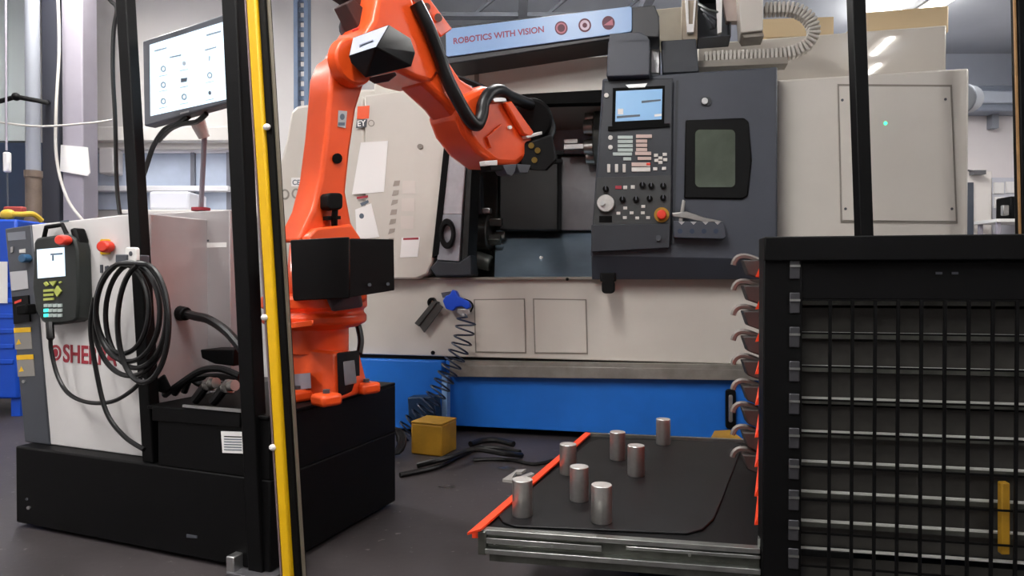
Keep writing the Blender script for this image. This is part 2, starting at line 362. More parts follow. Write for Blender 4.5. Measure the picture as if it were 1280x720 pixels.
dr = struct(wr_(1196, 214, 1240, 330, 8.38, 8.5).build('door_1', mat('door_white', '#efe9e4', .6), None, .01))
wr_(1203, 228, 1217, 330, 8.34, 8.4).build('door_glass', mat('door_glass', '#4c525c', .15), dr)
tag(MB().box(W(1222, 216, 8.3), (.14, .1, .05)).tube([W(1210, 213, 8.33), W(1222, 215, 8.33)], .012).build('door_closer', mat('closer_grey', '#6d6d70', .4, .5)), 'small grey door closer above the white door', 'door closer')
nb = thing('pin_board', 'pale board with paper sheets on the white back wall', 'board')
wr_(1240, 222, 1272, 330, 8.42, 8.5).build('board', mat('board_pale', '#cfd0d8', .7), nb)
for x, y in ((1243, 228), (1258, 227), (1244, 246), (1259, 266)): wr_(x, y, x + 12, y + 14, 8.4, 8.42).build('sheet', PAPER, nb)
cm = thing('coffee_machine', 'black appliance with a chrome front near the pin board', 'appliance')
MB().box(W(1265, 261, 8.1), (.22, .25, .27)).build('body', BLACK, cm, .02); MB().box(W(1256, 263, 7.93), (.07, .05, .12)).build('front', STEEL, cm, .01)
zb2 = W(1265, 261, 8.1).z - .135
tb_ = thing('side_table', 'pale side table under the black appliance', 'table')
cx_ = W(1268, 261, 8.1).x
MB().box((cx_, 8.1, zb2 - .02), (.7, .4, .04)).build('top', WHITE, tb_, .005)
for a_ in (-.3, .3):
    for b_ in (-.15, .15): MB().bx(cx_ + a_ - .02, cx_ + a_ + .02, 8.1 + b_ - .02, 8.1 + b_ + .02, 0, zb2 - .04).build('leg', COLM, tb_)
# ---- roof steel, luminaires
for i, y in enumerate((5.3, 6.6, 7.6)):
    z0 = CEIL - .32
    struct(MB().bx(HX0, 1.6, y - .05, y + .05, z0, z0 + .04).build('trim_%d' % (6 + i), BEAM))
    for k in range(9):
        xx = -4.6 + k * .7
        o = MB().hull([(xx, y - .02, z0 + .02), (xx + .04, y - .02, z0 + .02), (xx + .36, y - .02, CEIL - .04), (xx + .32, y - .02, CEIL - .04), (xx, y + .02, z0 + .02), (xx + .04, y + .02, z0 + .02), (xx + .36, y + .02, CEIL - .04), (xx + .32, y + .02, CEIL - .04)]).build('truss_brace', BEAM, bpy.data.objects['trim_%d' % (6 + i)])
for i, x in enumerate((-1.0, .1, 1.2)):
    struct(MB().bx(x - .04, x + .04, 4.6, HY1, CEIL - .42, CEIL - .32).build('trim_%d' % (9 + i), BEAM))
lum0 = None
where = {0: 'over the left aisle beside the cart', 1: 'over the open drawer', 2: 'short, over the front of the drawer cabinet', 3: 'over the left aisle behind the controller', 4: 'over the machine roof', 5: 'over the right end of the machine', 6: 'short, behind the short one at the drawer cabinet', 7: 'over the left aisle before the cart', 8: 'glaring near the pale right wall'}
for i, (x, y, kk, seen) in enumerate(TUBES):
    L = thing('tube_luminaire' if seen else 'tube_luminaire_offscreen', 'white ceiling tube luminaire ' + where[i], 'lamp', Fr((x, y), 0), 'tube luminaires on the ceiling')
    L.location.z = CEIL - .28; L.scale.y = kk; L.rotation_euler.z = R(-16) if kk < .5 else 0
    if lum0 is None:
        a_ = MB().bx(-.13, .13, -.76, .76, .0, .08).build('housing', WHITE, L, .01); b_ = MB().bx(-.1, .1, -.72, .72, -.006, .002).build('diffuser', LAMPE, L)
        c_ = MB().bx(-.01, .01, -.5, -.48, .08, .28).bx(-.01, .01, .48, .5, .08, .28).build('hanger', BEAM, L); lum0 = (a_, b_, c_)
    else:
        for s_ in lum0:
            k = s_.copy(); col.objects.link(k); k.parent = L

# ================================================================== lathe
lathe = thing('turning_machine', 'large cream and slate grey turning machine on a bright blue base', 'machine', MF)
def mp(x, y, v=0.0): return MF.p(x, y, v)
def mpart(px, v0, v1, name, m, parent=lathe, bev=0.0): return pp(MF, px, v0, v1).build(name, m, parent, bev)
UL = mp(356, 400).x; UR = mp(1207, 300).x
zs = mp(640, 347).z; zb = mp(640, 450).z
# base
MB().bx(UL + .05, UR - .05, .3, 1.3, 0, .1).build('toe_kick', CHAR, lathe)
MB().bx(mp(557, 500).x, UR, 0.0, 1.38, mp(640, 536).z, zb - .012).build('base_panel', BLUE, lathe, .006)
lb = MB().bx(UL, mp(552, 500, -.06).x, -.06, .3, .02, zb - .012).build('base_panel', BLUE, lathe, .006)
MB().bx(mp(552, 500, -.06).x, mp(559, 500, -.06).x, -.06, -.0, 0, mp(555, 470, -.06).z).build('pale_end_strip', BLUEL, lathe, .004)  # strip in a paler blue than the base panel it ends
MB().bx(UL, UR, .01, .2, zb - .02, zb + .012).build('joint_strip', BLACKM, lathe)
lg = mpart([(562, 456), (952, 462), (952, 476), (562, 471)], -.05, .02, 'drip_ledge', mat('ledge_metal', '#9c9790', .45, .5, .3, 8), bev=.003)
mpart([(562, 451), (952, 457), (952, 462), (562, 456)], -.05, .02, 'ledge_lip', MATS['ledge_metal'], lg)
# apron
MB().bx(UL, UR, 0, 1.3, zb + .01, zs).build('apron', CREAM, lathe, .006)
mpart([(488, 347), (962, 345), (962, 349), (488, 350)], -.03, .05, 'sill', SEAM, bev=.002)
for q in ([(592, 374), (656, 373), (658, 442), (594, 441)], [(666, 373), (733, 374), (735, 443), (668, 442)]):
    hp = mpart(q, -.004, .0, 'service_panel_rim', SEAM)
    cx = sum(k[0] for k in q) / 4; cy = sum(k[1] for k in q) / 4
    mpart([(cx + (x - cx) * .955, cy + (y - cy) * .955) for x, y in q], -.008, -.004, 'service_panel', CREAM, hp, .002)
mpart(ell(541, 441, 2.6, 2.6), -.004, 0, 'bolt_hole', BLACKM)
mpart(ell(709, 349, 2, 2), -.034, -.03, 'bolt_hole', BLACKM)
# left cover and sliding door
SH = [(354, 348), (350, 300), (345, 240), (347, 212), (357, 175), (363, 140), (370, 132), (384, 130), (455, 119), (459, 348)]
lc = mpart(SH, -.07, 1.0, 'left_cover', CREAM, bev=.02)
lcv = -.0715
for cx, cy in ((356, 243), (370, 242)):
    k = ringp(MF, cx, cy, 5.6, 6.6, .68, lcv - .002, lcv).build('lock_ring', SEAM, lc)
    mpart(ell(cx, cy, 3.4, 4.2), lcv - .003, lcv, 'lock_core', CREAM, lc)
mpart(rr(364, 222, 378, 233, 1), lcv - .001, lcv, 'conformity_mark', PAPER, lc)
text(MF, 'CE', 365.5, 231, 375, 231, lcv - .0015, SCRINK, lc, 'mark_print', .0005)
door = mpart([(455, 119), (566, 104), (541, 328), (534, 343), (520, 349), (457, 349)], -.085, .04, 'sliding_door', CREAMD, bev=.012)
dv = -.0865
mpart([(563, 107), (570, 106), (548, 318), (540, 322)], -.1, -.02, 'door_gasket', BLACKM, door)
mpart([(569, 108), (590, 106), (577, 268), (552, 268)], -.09, .02, 'door_stile', mat('stile_satin', '#cfcdd2', .28, .3, .15, 18), door, .006)
mpart([(552, 268), (577, 268), (574, 327), (546, 325)], -.095, .02, 'handle_plate', mat('handle_plate_grey', '#a7a9b1', .35, .3, .1, 10), door, .004)
mpart([(546, 325), (574, 327), (588, 318), (590, 345), (545, 346), (537, 335)], -.09, .05, 'door_foot', GREYD, door, .01)
mpart([(590, 106), (594, 108), (584, 330), (577, 327)], -.085, .1, 'door_edge', INTD, door)
hd = ringp(MF, 558, 292, 9.5, 19, .58, -.135, -.1, 26).build('door_handle', BLACK, door, .004)
# badge and print on the door
mpart([(447, 133), (462, 132), (461, 148), (446, 149)], dv - .001, dv, 'orange_badge', ORANGE, door)
mpart([(446, 150), (459, 149), (458, 159), (445, 160)], dv - .001, dv, 'dark_badge', CHAR, door)
text(MF, 'EY', 447, 158, 457.5, 157, dv - .0015, PAPER, door, 'badge_print', .0005)
ringp(MF, 464, 154, 4, 4.2, .75, dv - .001, dv).build('door_lock', SEAM, door)
mpart(ell(525, 183, 3.6, 3.2), dv - .006, dv, 'door_lock', SEAM, door)
ink = mat('faded_print', '#a0968c', .7)
for i in range(7):
    y = 226 + i * 12
    mpart([(493 - i * 1.2, y), (500 - i * 1.2, y - .5), (499 - i * 1.2, y + 6 - i % 3), (491 - i * 1.2, y + 7)], dv - .0006, dv, 'pictogram', ink, door)
for i in range(3):
    mpart(rect(503 - i, 226 + i * 22, 519 - i, 242 + i * 22), dv - .0006, dv, 'pictogram_panel', mat('faded_panel', '#d3cac2', .6), door)
# top beam above the opening and roof
MB().bx(mp(462, 110).x, mp(760, 100).x, .06, 1.0, mp(640, 126, .06).z, mp(640, 78, .06).z).build('top_beam', CREAM, lathe, .008)
mpart([(593, 80), (598, 80), (598, 120), (593, 120)], .05, .06, 'beam_seam', SEAM)
mpart([(590, 121), (756, 112), (756, 128), (590, 132)], .02, .1, 'door_track', BLACKM)
MB().bx(UL + .1, mp(760, 100).x, .35, 1.35, mp(640, 110, .06).z, mp(640, 84, .06).z + .02).build('roof', CREAM, lathe, .02)
# interior
x0, x1 = mp(560, 200, .02).x, mp(752, 200, .02).x
zt = mp(640, 126, .1).z
MB().bx(x0 - .3, x1 + .2, 1.0, 1.05, zs - .1, zt).build('interior_back', INTER, lathe)
MB().bx(x0 - .34, x0 - .3, .05, 1.0, zs - .1, zt).build('interior_side', INTER, lathe)
MB().bx(x1 + .2, x1 + .24, .05, 1.0, zs - .1, zt).build('interior_side', INTER, lathe)
MB().bx(x0 - .3, x1 + .2, .1, 1.0, zt, zt + .02).build('interior_top', INTER, lathe)
a, b = mp(620, 288, .72), mp(742, 286, .72); c, d = mp(742, 345, .06), mp(618, 346, .06)
MB().hull([a, b, c, d] + [k - Vector((0, -.02, .05)) for k in (a, b, c, d)]).build('sloping_tray', INTB, lathe)
mpart(ell(676, 322, 2, 2), .28, .33, 'tray_bolt', WHITE)
mpart(rect(698, 196, 752, 288), .62, .66, 'way_cover', mat('way_cover_grey', '#757477', .4, .4, .2, 5), bev=.006)
mpart(rect(624, 190, 698, 288), .5, .66, 'carriage', INTD, bev=.01)
mpart(rect(690, 132, 760, 192), .9, .95, 'back_panel', INTB)
mpart(rect(690, 140, 752, 146), .86, .92, 'back_rail', INTER, bev=.004)
mpart([(588, 140), (622, 140), (622, 276), (590, 276)], .75, .82, 'splash_plate', INTER, bev=.004)
mpart([(586, 216), (600, 218), (602, 268), (586, 268)], .3, .38, 'spindle_guard', GREYD, bev=.01)
ch = mp(608, 291, .42); rad = .115
ck = MB().cyl(ch + Vector((-.14, 0, 0)), ch + Vector((.03, 0, 0)), rad, rad, 28).build('chuck', mat('chuck_steel', '#5a5a58', .4, .8, .3, 12), lathe, .01)
for k in range(3):
    t = R(90 + 120 * k + 15); o = Vector((0, math.cos(t), math.sin(t)))
    MB().box(ch + o * .07 + Vector((.07, 0, 0)), (.08, .05, .05), Matrix.Rotation(t, 3, 'X')).build('chuck_jaw', MATS['chuck_steel'], ck, .005)
MB().box(ch + Vector((-.02, -.06, .135)), (.13, .05, .035)).build('coolant_block', ALU, lathe, .005)
MB().cyl(ch + Vector((-.1, 0, -.16)), ch + Vector((.03, 0, -.2)), .06, .05, 18).build('lower_spindle', INTER, lathe, .008)
tc = mp(740, 172, .5)
tu = MB().cyl(tc + Vector((.02, 0, 0)), tc + Vector((.16, 0, 0)), .17, .17, 12).build('tool_turret', INTER, lathe, .008)
for k in range(6):
    t = R(60 * k + 100); o = Vector((0, math.cos(t), math.sin(t)))
    MB().cyl(tc + o * .12 + Vector((-.04, 0, 0)), tc + o * .12 + Vector((.02, 0, 0)), .045, .05, 14).build('tool_holder', STEEL, tu, .004)
tb = mp(718, 184, .45)
MB().box(tb, (.13, .05, .035)).box(tb + Vector((-.02, 0, .035)), (.09, .04, .03)).build('tool_bar', ALU, tu, .004)
# right column
rb = MB().bx(mp(970, 200, -.03).x, UR, -.03, 1.2, zs - .02, mp(1080, 93, -.03).z).build('right_column', CREAM, lathe, .012)
rv = -.031
MB().bx(UR, UR + .012, .02, 1.15, .1, mp(1080, 100).z).build('end_cover', SEAM, lathe)
ap = mpart([(1047, 105), (1190, 106), (1197, 279), (1051, 278)], rv - .004, rv, 'access_panel_rim', SEAM, rb)
mpart([(1049, 107.5), (1188, 108.5), (1195, 276.5), (1053, 275.5)], rv - .009, rv - .004, 'access_panel', CREAM, ap, .002)
for x, y in ((1053, 125), (1182, 124), (1057, 261), (1190, 261)): mpart(ell(x, y, 1.8, 1.8, 8), rv - .012, rv - .008, 'panel_screw', CHAR, ap)
mpart(ell(1107, 154, 2.2, 2.2, 12), rv - .013, rv - .008, 'status_light', GREENL, ap)
# things on the roof
bk = .55
MB().bx(mp(872, 60, bk).x, mp(1183, 60, bk).x, bk, 1.2, mp(1000, 100, bk).z, mp(1040, 42, bk).z).build('rear_housing', mat('rear_housing_gloss', '#c4bdb2', .5, 0, .03, 3, coat=1.0), lathe, .008)
MATS['rear_housing_gloss'].node_tree.nodes['Principled BSDF'].inputs['Coat Roughness'].default_value = 0.03
MB().bx(mp(1075, 30, .8).x, mp(1186, 30, .8).x, .8, 1.2, mp(1120, 45, .8).z, mp(1120, 12, .8).z).build('rear_duct', ALMOND, lathe, .008)
mpart([(952, 24), (1042, 21), (1042, 44), (952, 47)], .6, .7, 'rear_plate', ALMOND)
sf = mpart([(760, 51), (812, 48), (812, 94), (758, 96)], -.24, .15, 'sign_foot', GREY, bev=.006)
mpart([(762, 42), (800, 40), (810, 46), (811, 53), (761, 53)], -.24, -.205, 'foot_lug', GREY, sf, .004)
mpart([(826, 51), (870, 48), (874, 90), (828, 92)], -.1, .15, 'roof_block', GREYD, bev=.006)
mpart(rect(813, 61, 825, 92), -.06, .1, 'roof_pillar', ALU, bev=.006)
mpart([(810, 12), (853, 8), (853, 52), (824, 52)], .2, .4, 'filter_box', mat('filter_box', '#a79f8f', .6, 0, .15, 5), bev=.008)
mpart(rect(852, 0, 872, 50), .0, .2, 'mast', mat('mast_tan', '#a89a88', .6, 0, .2, 8), bev=.006)
mpart([(856, -8), (860, -8), (861, 30), (866, 30), (868, -8), (871, -8), (867, 40), (859, 40)], -.03, 0, 'mast_strip', PAPER)
ob0, ob1 = mp(872, 48, .12), mp(914, -15, .12)
ob = MB().bx(ob0.x, ob1.x, .29, .3, ob0.z, ob1.z).build('open_box', CHAR, lathe)
for n_, (a0, a1, c0, c1) in (('box_side', (ob0.x, ob0.x + .006, ob0.z, ob1.z)), ('box_side', (ob1.x - .006, ob1.x, ob0.z, ob1.z)), ('box_floor', (ob0.x, ob1.x, ob0.z, ob0.z + .006)), ('box_lid', (ob0.x, ob1.x, ob1.z - .006, ob1.z))):
    MB().bx(a0, a1, .12, .295, c0, c1).build(n_, CHAR, ob)
for i in range(3):
    pts = smooth_path([mp(874 + i * 3, 5 + i * 6, .1), mp(885, 12 + i * 6, .02), mp(900 - i * 4, 18 + i * 8, .06), mp(895 - i * 3, 36, .1)], 6)
    MB().tube(pts, .007).build('loose_cable', CHAR if i else INTER, lathe)
mpart([(895, -10), (903, -10), (902, 40), (897, 42)], .04, .06, 'hanging_strip', PAPER)
mpart([(903, -5), (920, -5), (924, 26), (908, 26)], .1, .16, 'label_plate', mat('dusty_plate', '#b9aaa2', .6))
jb = mpart([(922, -20), (954, -20), (954, 38), (926, 41)], -.02, .14, 'junction_box', CREAM, bev=.006)
mpart([(926, 40), (953, 38), (955, 45), (930, 47)], .0, .14, 'box_base', SEAM, jb)
# cable chain
pth = [mp(x, y, .1) for x, y in ((880, 74), (905, 72), (930, 71), (955, 70), (980, 68), (998, 63), (1011, 54), (1017, 41), (1013, 27), (1003, 17), (988, 12), (970, 12), (955, 13))]
pth = smooth_path(pth, 12); acc = [0]
for i in range(1, len(pth)): acc.append(acc[-1] + (pth[i] - pth[i - 1]).length)
NL = 44; chb = MB().tube(pth, .022, 6).build('cable_chain', SEAM, lathe)
proto = None
for i in range(NL):
    s_ = acc[-1] * (i + .5) / NL; j = max(k for k in range(len(acc)) if acc[k] <= s_); j = min(j, len(pth) - 2)
    p = pth[j].lerp(pth[j + 1], (s_ - acc[j]) / max(1e-6, acc[j + 1] - acc[j])); t = pth[j + 1] - pth[j]
    if proto is None:
        proto = MB().box((0, 0, 0), (acc[-1] / NL * .8, .075, .062)).build('chain_link', CHAIN, chb, .006); o = proto
    else:
        o = proto.copy(); col.objects.link(o)
    o.location = p; o.rotation_euler = (0, -math.atan2(t.z, t.x), 0)
mpart([(872, 76), (985, 71), (985, 79), (872, 84)], .04, .16, 'chain_tray', SEAM)
# control section
cv = -.16
cp = mpart([(753, 98), (972, 83), (972, 326), (739, 322), (738, 318)], cv, .05, 'control_section', GREY, bev=.01)
MB().hull([mp(739, 321, cv), mp(972, 325, cv), mp(740, 349, cv + .07), mp(972, 349, cv + .07), mp(739, 321, .04), mp(972, 325, .04), mp(740, 347, .04), mp(972, 347, .04)]).build('control_skirt', GREY, cp, .004)
mpart(rect(750, 341, 769, 352), -.2, -.12, 'swivel_arm', BLACK, cp, .005)
mpart(rr(752, 350, 768, 367, 5), -.2, -.15, 'swivel_knob', BLACK, cp, .005)
pv = cv - .03
pend = mpart([(755, 101), (841, 97), (839, 306), (739, 308)], pv, cv, 'operator_panel', GREYD, cp, .006)
mpart([(739, 281), (838, 279), (837, 310), (739, 315)], pv - .015, cv, 'panel_flap', GREYD, cp, .004)
mpart(rr(820, 294, 826, 301, 2), pv - .03, pv - .015, 'flap_latch', CHAR, cp)
mpart([(746, 222), (839, 219), (838, 279), (741, 282)], pv - .004, pv, 'switch_panel', mat('switch_panel', '#3a3c3d', .55, 0, .15, 20), cp, .002)
mpart([(766, 110), (831, 107), (830, 156), (765, 159)], pv - .004, pv, 'screen_bezel', BLACKM, cp)
scr = mpart([(770, 114), (828, 111), (827, 149), (769, 152)], pv - .006, pv - .004, 'machine_screen', SCREENB, cp)
mpart([(802, 126), (826, 124), (826, 126), (802, 129)], pv - .0065, pv - .006, 'screen_bar', SCRINK, cp)
mpart([(771, 145), (800, 143), (800, 145.5), (771, 148)], pv - .0065, pv - .006, 'screen_bar', SCRINK, cp)
mpart([(772, 136), (779, 136), (779, 143), (772, 143)], pv - .0065, pv - .006, 'screen_icon', PAPER, cp)
mpart([(818, 143), (827, 142), (827, 145), (818, 146)], pv - .0065, pv - .006, 'screen_icon', PAPER, cp)
mpart([(782, 106), (809, 104), (806, 109), (786, 110)], pv - .004, pv, 'name_badge', ALU, cp)
mpart([(760, 158), (837, 154), (837, 158), (760, 163)], pv - .012, pv, 'shelf_lip', BLACKM, cp)
def key(q, m, name='key', h=.007): return mpart(q, pv - h, pv - .003, name, m, cp, .0012)
for x, y in ((763, 172), (763, 184), (758, 119)): key(ell(x, y, 3, 3, 10), KEYW, 'round_key')
for i in range(4): key(rect(772, 169.5 + i * 5.3, 791, 173.6 + i * 5.3), KEYG)
key(rect(766, 190.5, 790, 194.5), KEYG)
key(rect(795, 168, 815, 172.5), KEYP)
for i in range(3): key(rect(795, 174.2 + i * 5.3, 809, 178.4 + i * 5.3), KEYP)
key(rect(794, 189.5, 814, 194), KEYP)
key(rect(779, 196.5, 789, 200.5), KEYG); key(rect(797, 196, 814, 200), KEYP)
for i in range(3): key(rect(759 + i * 9.6, 205, 763 + i * 9.6, 215.5), KEYW)
key(rect(789.5, 203, 813, 208), KEYP); key(rect(789.5, 209, 813, 214.5), KEYW); key(rect(808, 203.5, 813, 206.5), RED, 'alarm_lamp', .009)
for x, y in ((820, 194), (831, 193), (825.5, 197.5), (825.5, 203), (820.5, 200.5), (831.5, 199.5), (819, 211), (830, 210.5)): key(rect(x - 2.6, y - 2, x + 2.6, y + 2), KEYW)
for x, y in ((757, 236), (803, 231), (814, 232), (829, 232), (778, 249), (795, 249), (812, 248), (829, 247)):
    k = mpart(ell(x, y, 3.8, 3.8, 12), pv - .02, pv - .004, 'rotary_knob', BLACKM, cp, .001)
    mpart(rect(x - .8, y - 4, x + .8, y + 1), pv - .0215, pv - .02, 'knob_pointer', CHAR, cp)
key(rect(769, 232, 777, 236.5), REDT); key(rect(779, 232, 784, 236.5), KEYW); key(rect(788.5, 231.5, 793.5, 236), KEYW)
for x, y in ((781.5, 260), (773, 266.5), (789.5, 266), (781, 272), (796.5, 272.5), (804, 258), (803.5, 266), (810, 272)): key(rect(x - 2.4, y - 1.8, x + 2.4, y + 1.8), KEYW)
hw = mpart(ell(757, 254, 11, 11, 24), pv - .03, pv - .004, 'handwheel', STEELT, cp, .004)
mpart(ell(753, 254, 3, 3, 10), pv - .05, pv - .03, 'handwheel_grip', ALU, cp)
mpart(rect(749, 270, 765, 278), pv - .006, pv - .003, 'port_cover', BLACKM, cp)
mpart(ell(827, 268.5, 9.5, 9.5, 22), pv - .012, pv - .004, 'stop_collar', YELLOWD, cp)
mpart(ell(827, 268, 6, 6, 20), pv - .045, pv - .012, 'stop_button', RED, cp, .005)
mpart([(845, 101), (848, 100), (843, 305), (840, 305)], cv - .006, cv, 'panel_seam', GREYD, cp)
mpart(rr(876, 121, 889, 132, 4), cv - .008, cv, 'lock_plate', GREYD, cp)
mpart(ell(881, 126, 4, 4, 12), cv - .02, cv, 'key_lock', ALU, cp)
win = mpart([(857, 150), (930, 147), (936, 152), (940, 200), (935, 245), (928, 249), (855, 248)], cv - .014, cv, 'window_frame', BLACK, cp, .008)
mpart(rr(869, 162, 919, 234, 6), cv - .018, cv - .013, 'viewing_window', GLASSD, cp)
tr = mpart([(842, 276), (905, 278), (908, 296), (904, 299), (842, 297)], cv - .07, cv, 'tool_tray', GREY, cp, .004)
for i in range(4): mpart(ell(850 + i * 15, 289, 3.2, 3.2, 10), cv - .073, cv - .07, 'tray_hole', NAVY, cp)
for i in range(4): mpart([(848 + i * 15, 277), (856 + i * 15, 277), (852 + i * 15, 281)], cv - .073, cv - .07, 'tray_notch', ALU, cp)
wr = thing('chuck_key', 'silver cross-shaped chuck key lying in the slate tool tray', 'wrench', MF)
pp(MF, [(853, 249), (857, 251), (853, 282), (847, 283)], cv - .05, cv - .03).build('key_bar', STEEL, wr, .004)
pp(MF, [(840, 266), (858, 264), (882, 272), (905, 277), (880, 278), (858, 273), (841, 271)], cv - .06, cv - .045).build('key_shaft', STEEL, wr, .004)
# ---- sign on the roof
sv = -.2
sg = thing('lightbox_sign', 'long pale blue sign with maroon lettering mounted above the machine', 'sign', MF)
sb_ = pp(MF, [(531, 40), (557, 33), (818, 6), (824, 20), (824, 47), (790, 45), (557, 81), (531, 70)], sv, .04).build('sign_case', mat('sign_case', '#2b2c30', .45), sg, .006)
pp(MF, rr(0, 0, 1, 1, .1) if 0 else [(559, 36), (788, 7.5), (790, 10), (790, 37), (788, 40), (560, 71), (557.5, 69), (557, 39)], sv - .012, sv).build('sign_face', SIGNB, sg, .003)
text(MF, 'ROBOTICS WITH VISION', 567, 55, 680, 40, sv - .0125, SIGNT, sg, 'sign_lettering', .001, 1.0)
for i, (x, y) in enumerate(((701.5, 35), (731, 31.5), (760.5, 28.5))):
    pp(MF, ell(x, y, 8, 8.6, 24), sv - .0135, sv - .012).build('sign_emblem', mat('emblem_dark', '#5a2238', .5), sg)
    if i == 0: ringp(MF, x, y, 6.6, 7, .7, sv - .0145, sv - .0135).build('emblem_mark', mat('emblem_rose', '#b06577', .5), sg)
    if i == 1: ringp(MF, x, y, 6, 6.4, .5, sv - .0145, sv - .0135).build('emblem_mark', mat('emblem_pale', '#c9b3c4', .5), sg)
    if i == 2: pp(MF, [(x - 6, y + 3), (x + 5, y - 5), (x + 6, y + 3)], sv - .0145, sv - .0135).build('emblem_mark', mat('emblem_rose', '#b06577', .5), sg)
# ---- papers on the door
def sheet(q, v, name, label, lines=None, head=None, fr=MF):
    t = thing(name, label, 'paper', fr)
    pp(fr, q, v - .0015, v).build('sheet', PAPER, t)
    if head: pp(fr, head, v - .002, v - .0015).build('heading', REDT, t)
    for l in lines or []: pp(fr, l, v - .002, v - .0015).build('print', SCRINK, t)
    return t
sheet([(451, 178), (485, 176), (480, 240), (440, 243)], dv, 'notice_sheet', 'large blank white sheet taped to the cream machine door')
sheet([(444, 262), (464, 254), (474, 296), (446, 300)], dv, 'notice_sheet', 'white sheet with a round stamp taped crookedly below the large blank sheet', [ell(452, 270, 3, 3.4, 12), [(450, 254), (460, 250), (461, 253), (452, 258)]], [(446, 246), (460, 244), (460, 247), (446, 249)])
sheet([(502, 297), (525, 296), (522, 321), (500, 322)], dv, 'warning_label', 'small white label with a red heading low on the machine door', None, [(504, 297.5), (523, 296.7), (523, 299.5), (504, 300)])
# ================================================================== robot arm
def rpart(px, v0, v1, name, m, parent, bev=0.0): return pp(RF, px, v0, v1).build(name, m, parent, bev, seg=3)
rob = thing('industrial_robot', 'orange six-axis robot arm reaching into the open machine door', 'robot', RF)
PZ = 0.49
def zc(y): return W(394, y, 2.45).z
bs = MB().hull([RF.loc(W(x, y, d_)) for x, y, d_ in ((364, 432, 2.36), (420, 440, 2.3), (450, 442, 2.5), (380, 432, 2.6), (425, 434, 2.62))] + [Vector((k.x, k.y, PZ)) for k in [RF.loc(W(x, 495, d_)) for x, d_ in ((360, 2.34), (421, 2.28), (462, 2.5), (372, 2.64), (432, 2.66))]]).build('base_casting', ORANGE, rob, .012)
for x, y, d_ in ((408, 486, 2.22), (458, 472, 2.46), (372, 492, 2.3)):
    k = RF.loc(W(x, y, d_)); MB().box((k.x, k.y, PZ + .02), (.08, .075, .04)).build('base_foot', ORANGE, bs, .012)
    MB().cyl((k.x, k.y, PZ + .04), (k.x, k.y, PZ + .052), .012, .012, 6).build('anchor_bolt', CHAR, bs)
def rh(pts, name, m, parent, bev=0.0): return MB().hull([RF.loc(W(*p)) for p in pts]).build(name, m, parent, bev)
rh([(421, 441, 2.27), (449, 438, 2.44), (450, 486, 2.45), (423, 496, 2.27), (423, 441, 2.33), (447, 438, 2.5), (448, 486, 2.5), (425, 494, 2.33)], 'connector_plate', BLACK, rob, .004)
rh([(429, 452, 2.31), (443, 450, 2.39), (446, 479, 2.395), (431, 482, 2.315), (429, 452, 2.33), (443, 450, 2.41), (446, 479, 2.41), (431, 482, 2.33)], 'connector_cover', ALU, rob, .002)
rh([(366, 468, 2.31), (388, 466, 2.28), (389, 485, 2.28), (367, 488, 2.31), (366, 468, 2.36), (388, 466, 2.36), (389, 485, 2.36), (367, 488, 2.36)], 'rating_plate', COLM, rob)
MB().lathe([(.118, PZ + .15), (.118, zc(409)), (.15, zc(408)), (.172, zc(404)), (.182, zc(402)), (.182, zc(393)), (.172, zc(391)), (.172, zc(386)), (.184, zc(384)), (.184, zc(371)), (.15, zc(366))], (0, 0, 0), 40).build('turntable', ORANGE, rob, .006)
rh([(352, 405, 2.22), (392, 400, 2.18), (392, 407, 2.18), (352, 412, 2.22), (355, 405, 2.35), (392, 400, 2.35), (392, 407, 2.35)], 'turntable_stop', ORANGE, rob, .006)
rh([(405, 366, 2.24), (450, 360, 2.3), (454, 384, 2.34), (415, 390, 2.22), (405, 366, 2.4), (450, 360, 2.45), (452, 380, 2.45), (415, 388, 2.4)], 'shoulder_motor', CHAR, rob, .012)
rh([(362, 340, 2.3), (452, 338, 2.4), (460, 378, 2.38), (356, 380, 2.3), (362, 300, 2.6), (450, 300, 2.65), (455, 380, 2.65), (362, 380, 2.6)], 'shoulder', ORANGE, rob, .02)
cov = rh([(363, 300, 2.27), (437, 296, 2.1), (437, 373, 2.1), (366, 376, 2.27), (366, 302, 2.4), (437, 300, 2.3), (437, 368, 2.3), (368, 374, 2.4)], 'cover_box', BLACK, rob, .004)
cv2 = rh([(437, 298, 2.11), (492, 299, 2.36), (493, 363, 2.36), (437, 372, 2.11), (440, 300, 2.16), (490, 301, 2.42), (490, 361, 2.42), (440, 370, 2.16)], 'cover_wing', BLACK, rob, .003)
for x, y in ((462, 356), (485, 355)): MB().cyl(RF.loc(W(x, y, 2.19 + (x - 462) * .0045)), RF.loc(W(x, y, 2.23 + (x - 462) * .0045)), .006, .006, 8).build('cover_screw', CHAR, rob)
arm = rpart([(372, 302), (391, 262), (401, 222), (408, 165), (412, 118), (414, 92), (422, 72), (434, 63), (448, 66), (457, 80), (456, 104), (446, 136), (438, 190), (433, 240), (440, 278), (452, 302)], -.09, .05, 'lower_arm', ORANGE, rob, .014)
rpart([(394, 178), (404, 177), (402, 204), (392, 204)], .0, .045, 'arm_boss', ORANGE, rob, .004)
av = -.0915
rpart(ell(422, 198, 6, 6.5, 16), av - .004, av, 'arm_plug', BLACKM, rob)
lb_ = rpart([(423, 138), (434, 139), (432, 160), (422, 158)], av - .001, av, 'arm_label', ALU, rob)
rpart(ell(428, 146, 3, 4, 10), av - .002, av - .001, 'label_print', SCRINK, rob); rpart(rect(423, 153, 431, 157), av - .002, av - .001, 'label_print', SCRINK, rob)
rpart(rr(410, 241, 429, 262, 5), av - .05, av, 'cable_gland', BLACK, rob, .006)
